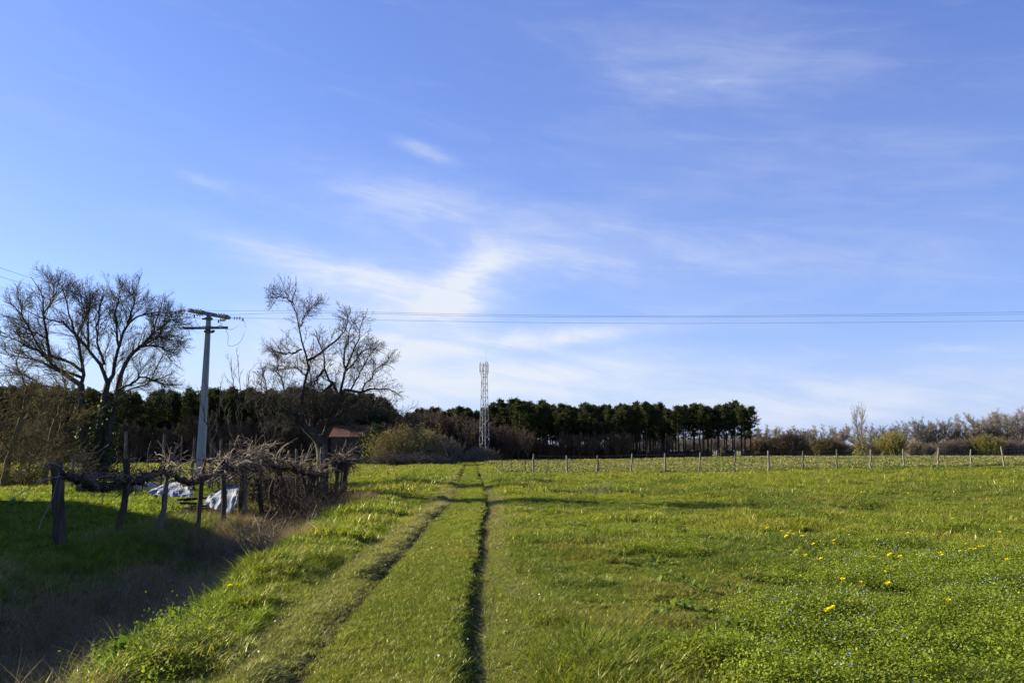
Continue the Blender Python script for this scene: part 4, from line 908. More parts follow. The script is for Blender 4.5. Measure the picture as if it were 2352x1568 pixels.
bush('wil2', WIL2, 1890, 178, (1.0, 1, .85), 'pointed olive bush left of the tall poplar', 'far bushes'); bush('wil2', WIL2, 2290, 184, .8, 'dull olive bush to the right of the long willow bush', 'far bushes')
for q, (px, Y, sc, k_, lab) in enumerate([(1815, 172, (1.1, 1.1, 1.15), 'brd', 'dark round leafless bush right of the pine wood'), (1770, 176, 1.0, 'brd', 'dark leafless bush at the foot of the first far trees'), (1850, 182, 1.1, 'brb', 'brown brushwood between dark bush and pointed olive bush'), (1925, 178, 1.0, 'brb', 'reddish brown brushwood at the left foot of the poplar'),
      (1945, 176, .8, 'brb', 'low reddish brushwood before the poplar'), (1998, 180, .9, 'brb', 'brown brushwood between poplar and green willow'), (2090, 182, 1.1, 'brb', 'pinkish brown brushwood right of the green willow'), (2120, 180, .85, 'brb', 'low brown brushwood below the two tall oaks'), (2160, 182, 1.05, 'brb', 'brown brushwood right of the two tall oaks'),
      (2192, 182, 1.2, 'brb', 'rusty red shrub beside the olive bushes'), (2320, 180, 1.1, 'brb', 'brown brushwood below the tallest oak'), (2360, 180, 1.2, 'brb', 'brown brushwood at the right picture edge'), (2410, 180, 1.2, 'brb', 'brown brushwood beyond the right picture edge'), (1735, 172, .9, 'brd', 'dark brush at the foot of the last pine')]):
    bush(k_, {'brb': BRB, 'brd': BRD}[k_], px, Y, np.multiply(sc, .72 if k_ == 'brb' else .9), lab, 'far brushwood')
# undergrowth of the woods (nobody could count it)
n = 760; x = R.uniform(-130, 1735, n); left = x < 905; Y = np.where(left, 126+R.random(n)*22, 150.5+R.random(n)*24); Y = np.where((x > 905) & (x < 1160), 146+R.random(n)*12, Y)
thin = (x > 1545) & (R.random(n) < .55); x, Y = x[~thin], Y[~thin]; X = (x-CX)/F*Y
u1 = bush_meshes(1120, 4.5, 4.5, 4.2, 120, M_BROWN, M_RED, 200, .07, 1, .028); u2 = bush_meshes(1121, 4.5, 4.5, 4.2, 120, M_BROWN, M_IVY, 900, .12, 1, .028)
def add_geo(meshes):
    mb = MB()
    for me in meshes[:1]:
        v = np.zeros(len(me.vertices)*3, np.float32); me.vertices.foreach_get('co', v); l = np.zeros(len(me.loops), np.int32); me.loops.foreach_get('vertex_index', l); mb.add(v.reshape(-1, 3), l.reshape(-1, 4))
    return mb
M_UNDER = M_BROWN
scatter('undergrowth', [add_geo(u1), add_geo(u2)], M_BROWN, np.c_[X, Y, on_sheet(X, Y)], R.uniform(.45, 1.0, len(X))*np.interp(x[~thin] if False else (X*F/Y+CX), [-100, 900, 1150, 1350, 1500, 1735], [1.3, 1.3, 1.0, .6, .45, .35]), np.ones((len(X), 3)), 'dense leafless undergrowth between the trunks of the woods', .08)
# the wood goes on behind the trees one can tell apart; a far wood closes the horizon
def both(meshes):
    mb = MB()
    for me in meshes:
        v = np.zeros(len(me.vertices)*3, np.float32); me.vertices.foreach_get('co', v); l = np.zeros(len(me.loops), np.int32); me.loops.foreach_get('vertex_index', l); st = np.zeros(len(me.polygons), np.int32); me.polygons.foreach_get('loop_total', st)
        cut = np.cumsum(st)-st; mb.add(v.reshape(-1, 3), np.array([l[c:c+4] for c in cut[st == 4]]), np.array([l[c:c+3] for c in cut[st == 3]]))
    return mb
n = 330; x = R.uniform(-150, 1545, n); Y = np.where(x < 905, 156+R.random(n)*50, np.where(x < 1130, 172+R.random(n)*40, 180+R.random(n)*40)); X = (x-CX)/F*Y
topz = EYE+(HORIZON-np.interp(x, [-150, 880, 910, 1100, 1545], [900, 903, 944, 942, 948]))/F*Y
scatter('deep_wood', [both(PINES[2]), both(PINES[4]), both(PINES[6])], M_NEEDLE, np.c_[X, Y, terrain(X, Y)], topz/11*R.uniform(.8, 1, n), np.ones((n, 3)), 'depth of the pine wood behind its front rows', .02)
n = 280; x = np.where(R.random(n) < .5, R.uniform(1400, 1750, n), R.uniform(1740, 2500, n)); Y = 235+R.random(n)*60; X = (x-CX)/F*Y
scatter('far_woods', [both(OAKS[0]), both(OAKS[1]), both(THICK[0])], M_PALE, np.c_[X, Y, terrain(X, Y)], R.uniform(.3, .5, n)*np.where(x < 1740, 1.35, 1), np.ones((n, 3)), 'far off leafless wood along the horizon', .03)
# ------------------------------------------------------------------ utility pole with its wires
YP = 52.0; pb = P(459, 1090, YP); pt = P(472.5, 722, YP); base = np.array((pb[0], YP, float(terrain(pb[0], YP))-.1)); H = pt[2]-base[2]; ox = base
pole = empty('utility_pole', base, 0, 'tapered grey concrete utility pole with two crossarms behind the vines', 'utility pole')
tx = pt[0]-base[0]
def rect_shaft(mb, w0, w1, d0, d1, z0, z1, x0, x1, inset=0):
    v = []
    for (w, d, z, x) in ((w0, d0, z0, x0), (w1, d1, z1, x1)):
        # H-like section: a recessed panel on the front and back faces
        pr = [(-.5, -.5), (-.26, -.5), (-.20, -.36), (.20, -.36), (.26, -.5), (.5, -.5), (.5, .5), (.26, .5), (.20, .36), (-.20, .36), (-.26, .5), (-.5, .5)]
        v += [(x+a*w, b*d, z) for a, b in pr]
    n = 12; mb.add(v, [(i, (i+1) % n, n+(i+1) % n, n+i) for i in range(n)], [(n, n+i, n+i+1) for i in range(1, n-1)])
mb = MB(); rect_shaft(mb, .56, .27, .46, .25, 0, H, 0, tx*0+.0, 0); sh = mb.build('shaft', M_CONC, pole)
pole.rotation_euler = (0, math.radians(.35), math.radians(14))
Rz = np.array([[math.cos(math.radians(14)), -math.sin(math.radians(14)), 0], [math.sin(math.radians(14)), math.cos(math.radians(14)), 0], [0, 0, 1]])
bpy.context.view_layer.update()
Minv = np.array(pole.matrix_world.inverted())
def loc(p): p = np.r_[np.asarray(p, float), 1]; return (Minv@p)[:3]
c_ = np.array(pole.matrix_world@Vector((0, 0, H)))
ua, ub = c_+np.array((-.72, -1.45, .02)), c_+np.array((.83, 1.45, .02))
mb = MB(); mb.bar(loc(ua), loc(ub), .20, .22); mb.build('crossarm', M_DSTEEL, pole)
zl = P(465, 754, YP)[2]; lm = np.array(pole.matrix_world@Vector((0, -.22, zl-base[2])))
la, lb = lm+np.array((-1.55, 0, -.02)), lm+np.array((1.28, 0, .02))
mb = MB(); mb.bar(loc(la), loc(lb), .15, .15); mb.build('crossarm', M_DSTEEL, pole)
mb = MB(); mb.box(loc(lm+np.array((0, .18, -.22))), (.52, .5, .10)); mb.box(loc(lm+np.array((.33, .1, -.2))), (.16, .16, .14)); mb.box(loc(lm+np.array((0, -.03, 0))), (.34, .1, .22)); mb.build('bracket', M_DSTEEL, pole)
mb = MB(); mb.box(loc(c_+np.array((0, 0, -.28))), (.46, .42, .12)); mb.box(loc(c_+np.array((-.3, -.1, -.3))), (.16, .1, .1)); mb.build('bracket', M_DSTEEL, pole)
def insulator(p, q, cap=True):
    """string of three glass discs from p to q"""
    p, q = np.array(p), np.array(q); d = (q-p)/np.linalg.norm(q-p); L = np.linalg.norm(q-p)
    rod = MB(); rod.tubes(np.array([loc(p), loc(p+d*L*.5), loc(q)]), np.full(3, .02), 5)
    if cap: rod.box(loc(q+np.array((0, 0, -.09))), (.08, .08, .2))
    ro = rod.build('insulator', M_DSTEEL, pole)
    for k in range(3):
        c = p+d*L*(.30+.2*k); mb = MB(); mb.tubes(np.array([loc(c), loc(c+d*.03), loc(c+d*.06), loc(c+d*.09)]), np.array([.03, .12, .13, .04]), 10); mb.build('glass_disc', M_GLASS, ro, True)
    return q
jl = np.array((-.84, .1, -.04)); jr = np.array((.88, .04, -.02))
L1 = insulator(ua, ua+jl*1.05); L2 = insulator((ua+ub)/2+np.array((-.15, -.1, 0)), (ua+ub)/2+np.array((-.15, -.1, 0))+jl); L3 = insulator(ub+np.array((-.05, -.1, -.1)), ub+jl*.9+np.array((0, 0, -.1)))
R1 = insulator(ua+np.array((.12, 0, .02)), ua+jr*1.05); R2 = insulator((ua+ub)/2+np.array((.2, .1, 0)), (ua+ub)/2+np.array((.2, .1, 0))+jr); R3 = insulator(ub, ub+jr)
for f in (.02, .47, .86):
    p = la*(1-f)+lb*f; mb = MB(); mb.tubes(np.array([loc(p+np.array((-.10, -.14, .03))), loc(p+np.array((0, -.16, .04))), loc(p+np.array((.14, -.16, .04)))]), np.array([.07, .09, .03]), 8); mb.build('insulator', M_GLASS, pole, True)
def hang(p, q, sag, n=14):
    t = np.linspace(0, 1, n)[:, None]; c = np.array(p)*(1-t)+np.array(q)*t; c[:, 2] -= (4*sag*t*(1-t))[:, 0]; return c
mb = MB()
for p, q, s_ in ((L1, R1, .75), (L2, lm+np.array((-.5, 0, .1)), .2), (L1, la, .15), (R3, lb, .0), (L3, R3, .7), (R2, lm+np.array((.2, 0, .15)), .35)):
    if s_ == 0:
        c = catmull([p, p+np.array((.28, -.3, -.7)), p+np.array((.1, -.7, -1.7)), p+np.array((-.45, -1.2, -2.0)), q+np.array((.05, 0, -.5)), q+np.array((-.2, 0, 0))], 20)
    else: c = hang(p, q, s_)
    mb.tubes(np.array([loc(a) for a in c]), np.full(len(c), .012), 4, False)
mb.build('jumper_wire', M_WIRE, pole)
def line(label, pts, n=40):
    c = catmull(pts, n); mb = MB(); mb.tubes(c-c[0], np.full(n, .008), 4); o = mb.build('power_line', M_WIRE, None); o.location = c[0]; tag(o, label, 'power line', 'power lines of the concrete pole')
YW = 54
def wpx(l, Y0, Y1): return [P(x, y, Y0+(Y1-Y0)*(x-l[0][0])/(l[-1][0]-l[0][0])) for x, y in l]
line('topmost overhead wire running from the pole to the right picture edge', [R1]+wpx([(700, 714), (1100, 722), (1400, 725), (1700, 725), (2352, 716.5), (2800, 706)], R1[1]+1, YW))
line('middle overhead wire running from the pole to the right picture edge', [R2]+wpx([(720, 718), (1100, 726), (1400, 728), (1700, 728), (2352, 721.5), (2800, 712)], R2[1]+1, YW+2))
line('lowest overhead wire running from the pole to the right picture edge', [R3]+wpx([(720, 732), (1100, 739), (1400, 742), (1700, 742), (2352, 736.5), (2800, 727)], R3[1]+1, YW+3))
def lpx(l): return [P(x, y, Y) for x, y, Y in l]
line('topmost overhead wire rising from the pole to the left picture edge', [L1]+lpx([(300, 693, 49), (120, 652, 44), (0, 615, 40.5), (-160, 560, 36)]))
line('middle overhead wire rising from the pole to the left picture edge', [L2]+lpx([(300, 702, 49), (120, 668, 44), (0, 635, 41), (-160, 585, 36)]))
line('lowest overhead wire rising from the pole to the left picture edge', [L3]+lpx([(300, 716, 49), (120, 688, 44.5), (0, 659, 41), (-160, 612, 36)]))

# ------------------------------------------------------------------ lattice mast
YL = 136.5; bl = P(1111, 1060, YL); zg = float(terrain(bl[0], YL)); top = P(1111, 832, YL)[2]-zg
mast = empty('lattice_mast', (bl[0], YL, zg), .25, 'grey steel lattice mast with antennas rising from the brown thicket', 'lattice mast')
def leg_at(k, z): w = 1.12-.64*min(z/top, 1)**.8; a = 2.0944*k+.1; return np.array((math.cos(a)*w, math.sin(a)*w, z))
for k in range(3):
    mb = MB(); mb.tubes(np.array([leg_at(k, z) for z in np.linspace(-.1, top, 12)]), np.linspace(.065, .045, 12), 6); mb.build('leg', M_STEEL, mast, True)
lev = [0]; 
while lev[-1] < top-.9: lev.append(lev[-1]+1.45-.45*lev[-1]/top)
mb = MB()
for i_, z in enumerate(lev):
    for k in range(3):
        a, b = leg_at(k, z), leg_at((k+1) % 3, z); mb.tubes(np.array([a, b]), np.full(2, .030), 4)
        if i_+1 < len(lev):
            z2 = lev[i_+1]; p, q = (leg_at(k, z), leg_at((k+1) % 3, z2)) if (i_+k) % 2 else (leg_at((k+1) % 3, z), leg_at(k, z2)); mb.tubes(np.array([p, q]), np.full(2, .032), 4)
mb.build('bracing', M_STEEL, mast)
mb = MB(); mb.tubes(np.array([(.25, -.1, .2), (.2, -.1, top)]), np.full(2, .07), 5); mb.build('cable_ladder', M_STEEL, mast)
for (x, y, z0, z1) in ((-.78, -.12, top-1.75, top-.15), (.36, -.52, top-1.9, top-.1), (.68, .1, top-1.8, top-.2)):
    mb = MB(); mb.box((x, y, (z0+z1)/2), (.16, .12, z1-z0)); mb.bar((x, y, z0+.3), (x*.5, y*.5, z0+.3), .05); mb.bar((x, y, z1-.3), (x*.5, y*.5, z1-.3), .05); mb.build('antenna_panel', M_WPAINT, mast)
for (x, y) in ((-.6, .1), (.3, -.6), (.62, .2)):
    mb = MB(); mb.tubes(np.array([(x, y, top-2.2), (x, y, top+.18)]), np.full(2, .045), 5); mb.build('antenna_pole', M_STEEL, mast)
mb = MB(); mb.tubes(np.array([(.28, -.05, top-.5), (.28, -.05, top+.6), (.28, -.05, top+2.1)]), np.array([.05, .025, .012]), 5); mb.build('lightning_rod', M_STEEL, mast)

# ------------------------------------------------------------------ barn behind the fruit tree
YBn = 119.0; b0 = P(806, 1062, YBn); zg = float(terrain(b0[0], YBn)); barn = empty('barn', (b0[0], YBn, zg-.05), 0, 'old dark boarded barn with red tiled roof behind the fruit tree', 'barn')
W2, DP, EV, RG = 2.95, 3.2, 3.85-zg, 5.35-zg
mb = MB(); nb = 28
for i_ in range(nb):
    x = -W2+.1+(2*W2-.2)*(i_+.5)/nb; mb.box((x, .03*(i_ % 2)-.02, EV/2), (2*W2/nb*.96, .05, EV))
fr = mb.build('board_wall', M_BARN, barn); fr['kind'] = 'stuff'
mb = MB(); mb.box((0, 2*DP, EV/2), (2*W2-.2, .12, EV)); mb.box((-W2+.1, DP, EV/2), (.12, 2*DP-.14, EV)); mb.box((W2-.1, DP, EV/2), (.12, 2*DP-.14, EV))
for sx in (-1, 1): mb.add([(sx*(W2-.1), .05, EV), (sx*(W2-.1), 2*DP-.05, EV), (sx*(W2-.1), DP, RG-.1)], None, [(0, 1, 2)])
mb.build('wall', M_BARN, barn)
mb = MB(); nt = 90; rows = 12
for face in (0, 1):                                       # roll tiles: a rippled sheet stepped row by row
    for rw in range(rows):
        t0, t1 = rw/rows, (rw+1.12)/rows; xsn = np.linspace(-W2-.25, W2+.25, nt); rip = .045*np.abs(np.sin(np.arange(nt)*math.pi/4))
        def at_(t, lift):
            y = (-.35+(DP+.35)*t) if face == 0 else (2*DP+.35-(DP+.35)*t); z = EV-.12+(RG-EV+.12)*t
            return np.c_[xsn, np.full(nt, y), z+rip+lift]
        v = np.r_[at_(t0, .03), at_(min(t1, 1.0), 0)]; mb.add(v, [(i, i+1, nt+i+1, nt+i) if face == 0 else (nt+i, nt+i+1, i+1, i) for i in range(nt-1)])
ro = mb.build('roof', M_ROOF, barn)
mb = MB()
for i_ in range(30): 
    x = -W2-.2+(2*W2+.4)*(i_+.5)/30; mb.tubes(np.array([(x-.17, DP, RG+.02), (x+.15, DP, RG+.04)]), np.array([.13, .15]), 8)
rt_ = mb.build('ridge_tile', M_ROOF, ro, True); rt_['kind'] = 'stuff'
mb = MB(); mb.bar((W2+.24, -.35, EV-.06), (W2+.24, DP, RG+.04), .14, .14); mb.build('verge', M_ROOF, ro)
# dark evergreen growth at the barn's right
r = np.random.default_rng(77)
def ivy_bush(px, Y, w, h, label, n=3600):
    X = (px-CX)/F*Y; g_ = float(terrain(X, Y)); th = r.uniform(0, 6.283, n); e = np.sqrt(r.random(n)); hh_ = r.random(n); env = np.where(hh_ < .8, 1, np.sqrt(np.clip(1-((hh_-.8)/.2)**2, .02, 1)))
    p = np.c_[np.cos(th)*e*w*env*(.8+.3*np.sin(3*th+5*hh_)), np.sin(th)*e*w*.8*env, hh_*h]; o = empty('ivy_bush', (X, Y, g_), 0, label, 'bush')
    a = MB(); leaf_quads(a, p, .12, r); a.build('foliage', M_IVY, o); a = MB(); a.tubes(np.array([(0, 0, -.1), (.1, 0, h*.8)]), np.array([.25, .08]), 6); a.build('trunk', M_BARK, o)
ivy_bush(852, 113, 1.6, 4.6, 'dark ivy covered bush against the right side of the barn'); ivy_bush(868, 118, 1.3, 5.6, 'taller dark evergreen behind the ivy bush beside the barn', 2600)

# ------------------------------------------------------------------ wire fence with wooden posts across the field
r = np.random.default_rng(81)
def wobble_post(mb, p, q, r0, r1, n=7, sides=8, wob=.02):
    t = np.linspace(0, 1, n)[:, None]; c = np.array(p)*(1-t)+np.array(q)*t; c[1:-1] += r.normal(0, wob, (n-2, 3))*np.array((1, 1, .3)); mb.tubes(c, np.linspace(r0, r1, n)*r.uniform(.9, 1.1, n), sides)
FP = [((1224, 1083), (1225, 1041)), ((1302, 1086), (1302, 1044)), ((1373, 1085), (1373, 1042)), ((1449, 1083), (1451, 1041)), ((1527, 1083), (1527, 1041)), ((1606, 1082), (1606, 1040)), ((1687, 1083), (1687, 1039)), ((1765, 1080), (1764, 1037)), ((1844, 1081), (1844, 1035)),
      ((1924, 1078), (1922, 1034)), ((1999, 1076), (1999, 1031)), ((2077, 1075), (2073, 1029)), ((2153, 1074), (2154, 1027)), ((2231, 1070), (2228, 1030)), ((2306, 1071), (2301, 1026)), ((2384, 1070), (2382, 1026)), ((2460, 1070), (2460, 1025))]
YF = 62.0; fo = P(1224, 1083, YF); fence = empty('wire_fence', (fo[0], YF, float(terrain(fo[0], YF))), 0, 'wire fence on rough wooden posts crossing the field to the right', 'fence'); F0 = np.array(fence.location); tops = []
for (bx_, by_), (tx_, ty_) in FP:
    p = P(bx_, by_, YF); q = P(tx_, ty_, YF); p[2] = float(terrain(p[0], YF))-.1; q[2] = max(q[2], p[2]+1.3); mb = MB(); q = q+np.array((r.normal(0, .05), r.normal(0, .08), r.normal(0, .04))); k_ = r.uniform(.8, 1.15); wobble_post(mb, p-F0, q-F0, .074*k_, .060*k_); mb.build('post', M_STAKE if r.random() < .3 else M_POST, fence, False); tops.append((p+np.array((0, 0, .1)), q))
mb = MB()
for hfrac in (.12, .28, .44, .6, .76, .92):
    c = np.array([p*(1-hfrac)+q*hfrac+np.array((0, -.07, 0)) for p, q in tops])-F0; mb.tubes(c, np.full(len(c), .004), 3, False)
for (p0, q0), (p1, q1) in zip(tops[:-1], tops[1:]):
    for k in range(1, 9):
        t = k/9; a = p0*(1-t)+p1*t; b = q0*(1-t)+q1*t; mb.tubes(np.array([a*.88+b*.12, a*.08+b*.92])+np.array((0, -.07, 0))-F0, np.full(2, .003), 3, False)
mb.build('wire_mesh', M_WIRE, fence)
TP = [((1207, 1083), (1206, 1057), 63.5), ((1176, 1080), (1175, 1056), 70), ((1155, 1073), (1153, 1056), 80), ((1137, 1064), (1135, 1053), 104), ((1122, 1062), (1122, 1051), 112), ((1116, 1061), (1115.5, 1052), 118)]
fo = P(1207, 1083, 63.5); tf = empty('trackside_fence', (fo[0], 63.5, float(terrain(fo[0], 63.5))), 0, 'row of short thin posts along the right side of the vanishing track', 'fence'); F0 = np.array(tf.location)
for (bx_, by_), (tx_, ty_), Y in TP:
    p = P(bx_, by_, Y); q = P(tx_, ty_, Y); p[2] = float(terrain(p[0], Y))-.1; mb = MB(); wobble_post(mb, p-F0, q-F0, .05, .045, 5, 6, .015); mb.build('post', M_STAKE, tf)

# ------------------------------------------------------------------ vine row: stakes, vines, old wood
stakes = [((140, 1262), (130, 1062), 15.5, .135, .125, 'stout dark round end post of the vine row, nearest the viewer', M_STAKE_D), ((262, 1230), (296, 1052), 17.3, .085, .075, 'bent dark stake second along the vine row, curving to the right', M_STAKE_D),
          ((361, 1224), (396, 1040), 18.6, .075, .065, 'pale lichened leaning stake with a split top', M_STAKE), ((450, 1213), (470, 1054), 20.0, .075, .065, 'dark leaning stake left of the blue grey tarp', M_STAKE_D), ((512, 1192), (513, 1055), 21.6, .085, .08, 'thick upright stake in front of the blue grey tarp', M_STAKE_D),
          ((560, 1178), (562, 1045), 23.0, .10, .085, 'pale stout stake at the right edge of the tarp', M_STAKE), ((617, 1140), (617, 1031), 27.0, .03, .028, 'thin pale rod standing in the vine canes', M_STAKE), ((643, 1152), (646, 1040), 26.0, .05, .045, 'slim dark stake in front of the log pile, left one', M_STAKE_D),
          ((681, 1152), (682, 1030), 27.0, .06, .05, 'tall slim stake in front of the log pile, right one', M_STAKE), ((703, 1158), (713, 1060), 27.8, .085, .085, 'stumpy slanting stake left of the fruit tree trunk', M_STAKE_D), ((735, 1152), (741, 1027), 28.8, .11, .09, 'broad old stake leaning before the fruit tree trunk', M_STAKE),
          ((772, 1146), (774, 1062), 30.4, .065, .06, 'left stake of the three at the end of the vine row', M_STAKE_D), ((782, 1138), (784, 1062), 31.2, .045, .045, 'thin middle stake of the three at the end of the vine row', M_STAKE), ((789, 1130), (799, 1060), 31.8, .07, .06, 'slanting right stake of the three at the end of the vine row', M_STAKE)]
r = np.random.default_rng(91); SP = []
for (bx_, by_), (tx_, ty_), Y, r0, r1, lab, m_ in stakes:
    p = P(bx_, by_, Y); q = P(tx_, ty_, Y); gz = float(terrain(p[0], Y)); p[2] = gz-.12 if abs(gz-p[2]) < .6 else p[2]
    mb = MB(); n = 9; t = np.linspace(0, 1, n)[:, None]; c = p*(1-t)+q*t-p; c[:, 0] += (.08*np.sin(t*math.pi*1.2)*(1 if 'bent' in lab else .15))[:, 0]; c[1:-1, :2] += r.normal(0, .012, (n-2, 2))
    sides = 9; mb.tubes(c, .84*np.linspace(r0, r1, n)*r.uniform(.93, 1.07, n), sides)
    o = mb.build('vine_stake', m_, None, r0 > .1); o.location = p; tag(o, lab, 'stake', 'stakes of the vine row'); SP.append((p, q))
    if 'split' in lab:
        mb = MB(); mb.bar(c[-1]+np.array((.03, 0, -.1)), c[-1]+np.array((.09, .02, .22)), .05, .04); s2 = mb.build('splinter', M_CANE, o)
back = [((371, 1066), (378, 997), 'grey'), ((415, 1060), (418, 999), 'thin'), ((440, 1078), (447, 1004), 'dark'), ((483, 1060), (487, 1005), 'pale'), ((490, 1062), (493, 1016), 'thin'), ((504, 1060), (508, 1007), 'split grey'), ((528, 1060), (530, 1012), 'slim grey'), ((288, 1065), (290, 990), 'lichened'), ((168, 1080), (169, 1046), 'short dark'), ((128, 1090), (130, 1060), 'stub')]
places = ['right of the large ivy tree', 'left of the utility pole', 'before the utility pole shaft', 'closely right of the utility pole', 'in a pair right of the utility pole', 'midway between pole and fruit tree', 'last of the back row towards the fruit tree', 'in front of the large ivy tree', 'in the sunny grass behind the end post', 'low in the grass at the far left']
for ((bx_, by_), (tx_, ty_), ad), pl in zip(back, places):
    Y = 38.0; p = P(bx_, by_, Y); q = P(tx_, ty_, Y); p[2] = float(terrain(p[0], Y))-.1; mb = MB(); n = 6; t = np.linspace(0, 1, n)[:, None]; w = .035 if 'thin' in ad else .065
    mb.tubes(p*(1-t)+q*t-p, np.full(n, w)*r.uniform(.9, 1.1, n), 6); o = mb.build('vine_stake', M_STAKE, None); o.location = p; tag(o, '%s stake %s' % (ad, pl), 'stake', 'stakes of the rear vine row')
# trellis wires
tw_ = MB(); t0 = SP[0][1]
for fr_ in (.80,):
    c = np.array([SP[k][0]*(1-fr_)+SP[k][1]*fr_+np.array((0, -.1, 0)) for k in (0, 1, 2, 3, 4, 5, 7, 8, 9, 10, 11, 13)]); tw_.tubes(c-t0, np.full(len(c), .004), 4, False)
o = tw_.build('trellis_wire', M_WIRE, None); o.location = t0; tag(o, 'single wire strung from stake to stake along the vine row', 'wire')
g0 = P(122, 1115, 15.4); c = catmull([P(136, 1085, 15.4), P(118, 1150, 15.0), P(100, 1185, 14.6), P(88, 1216, 14.2)], 10); mb = MB(); mb.tubes(c-c[0], np.full(10, .009), 5); o = mb.build('loose_tie', M_CANE, None); o.location = c[0]; tag(o, 'thin pale cane trailing down from the end post', 'cane')
mb = MB(); c = catmull([P(140, 1093, 15.4), P(95, 1103, 14.6), P(60, 1125, 13.8), P(20, 1150, 13.0)], 10); mb.tubes(c-c[0], np.full(10, .007), 5); o = mb.build('stay_wire', M_WIRE, None); o.location = c[0]; tag(o, 'stay wire slanting from the end post to the grass', 'wire')

def vine(label, cord, feet, heads, ncane, seed, rad=.066, clen=.75, part='main'):
    """cord: pixel course with depth; feet: where trunks go down; heads: where canes burst out"""
    r = np.random.default_rng(seed); pts = np.array([P(x, y, Y) for x, y, Y in cord]); b = np.array((pts[0][0], pts[0][1], float(terrain(pts[0][0], pts[0][1]))))
    o = empty('grapevine', b, 0, label, 'grapevine', 'old grapevines of the row'); mb = MB()
    n = 8*len(cord); c = catmull(pts, n)-b; c[1:-1] += r.normal(0, .022, (n-2, 3)); mb.tubes(c, rad*r.uniform(.7, 1.35, n), 7)
    for k in range(3):   # knots and stub spurs
        ii = r.integers(1, n-2, 9); S = c[ii]; D = np.c_[r.normal(0, .5, 9), r.normal(0, .5, 9), r.normal(.3, .7, 9)]; q = grow(S, D, r.uniform(.08, .24, 9), 4, r, .3, 0); mb.tubes(q, np.linspace(.032, .012, 4)[None]*np.ones((9, 1)), 5)
    for (x, y, Y, x2, y2) in feet:
        p = P(x, y, Y); q = P(x2, y2, Y); q[2] = float(terrain(q[0], Y))-.1; cc = catmull([p, (p+q)/2+r.normal(0, .08, 3), q], 9)-b; mb.tubes(cc, np.linspace(rad*.9, rad*1.3, 9)*r.uniform(.85, 1.15, 9), 7)
    mb.build('trunk', M_VINE, o, True)
    cn = MB(); ii = r.integers(0, n, ncane); S = c[ii].copy()
    if heads:
        hp = np.array([P(x, y, Y) for x, y, Y in heads])-b; pick_ = r.random(ncane) < .75; S[pick_] = hp[r.integers(0, len(hp), pick_.sum())]+r.normal(0, .07, (pick_.sum(), 3))
    D = np.c_[r.normal(.15, .8, ncane), r.normal(0, .6, ncane), r.uniform(.2, 1.3, ncane)]; L = clen*r.uniform(.35, 1.3, ncane)
    C = grow(S, D, L, 8, r, .10, -.16); cn.tubes(C, np.linspace(.0095, .005, 8)[None]*r.uniform(.7, 1.3, (ncane, 1)), 4, False)
    S2, D2, t2, _ = spawn(C, 2, r, .3, .9, (.4, 1.0)); C2 = grow(S2, D2, .25*r.uniform(.3, 1.2, len(S2)), 4, r, .15, -.05); cn.tubes(C2, np.full((len(S2), 4), .005), 3, False)
    k_ = cn.build('canes', M_CANE, o, True)
    od = MB(); n2 = int(ncane*(2.2 if ncane > 60 else .5)); ii = r.integers(0, n, n2); S = c[ii]+r.normal(0, .06, (n2, 3)); D = np.c_[r.normal(.1, .8, n2), r.normal(0, .7, n2), r.normal(.1, .8, n2)]
    C = grow(S, D, clen*.75*r.uniform(.3, 1.2, n2), 7, r, .16, -.12); od.tubes(C, np.linspace(.009, .005, 7)[None]*r.uniform(.7, 1.3, (n2, 1)), 4, False)
    S2, D2, t2, _ = spawn(C, 3, r, .2, .95, (.4, 1.1)); od.tubes(grow(S2, D2, .22*r.uniform(.3, 1.2, len(S2)), 4, r, .2, -.03), np.full((len(S2), 4), .0055), 3, False)
    od.build('old_wood', M_VINE, o, True)
    return o
vine('mossy old vine sagging between the round end post and the bent stake', [(146, 1092, 15.5), (176, 1099, 15.9), (220, 1119, 16.5), (262, 1114, 17.0), (296, 1102, 17.3)], [], [(150, 1090, 15.5), (200, 1100, 16.2), (290, 1095, 17.2)], 26, 101)
vine('mossy old vine between the bent stake and the split stake', [(296, 1102, 17.3), (320, 1104, 17.6), (340, 1092, 17.9), (373, 1083, 18.4), (392, 1088, 18.6)], [], [(385, 1078, 18.5), (388, 1082, 18.6)], 30, 103)
vine('twisted vine between the split stake and the tarp', [(392, 1088, 18.6), (415, 1100, 19.0), (440, 1108, 19.5), (465, 1098, 20.0), (490, 1088, 20.7), (513, 1078, 21.5)], [], [(470, 1092, 20.0), (440, 1100, 19.5), (510, 1076, 21.5)], 42, 105)
vine('vine heaped with pale canes above the tarp and rusty sheet', [(513, 1078, 21.5), (540, 1070, 22.2), (562, 1070, 23.0), (590, 1066, 24.0), (620, 1068, 25.0)], [(558, 1075, 23.0, 556, 1178), (600, 1070, 24.4, 605, 1165)], [(520, 1072, 21.6), (545, 1062, 22.3), (575, 1050, 23.4), (600, 1055, 24.3)], 95, 107, .06, .85)
vine('vine with dense canes above the log pile', [(620, 1068, 25.0), (650, 1076, 26.0), (682, 1080, 27.0), (708, 1090, 27.8)], [(640, 1080, 26.0, 636, 1155), (690, 1085, 27.2, 694, 1155)], [(590, 1040, 24.6), (640, 1060, 25.8), (665, 1066, 26.5), (690, 1072, 27.2)], 80, 109, .06, .8)
vine('vine head tangled round the broad old stake and tree trunk', [(708, 1090, 27.8), (725, 1092, 28.2), (742, 1086, 28.6)], [(716, 1092, 28.0, 720, 1156)], [(712, 1078, 27.9), (738, 1080, 28.5)], 40, 111, .05, .7)
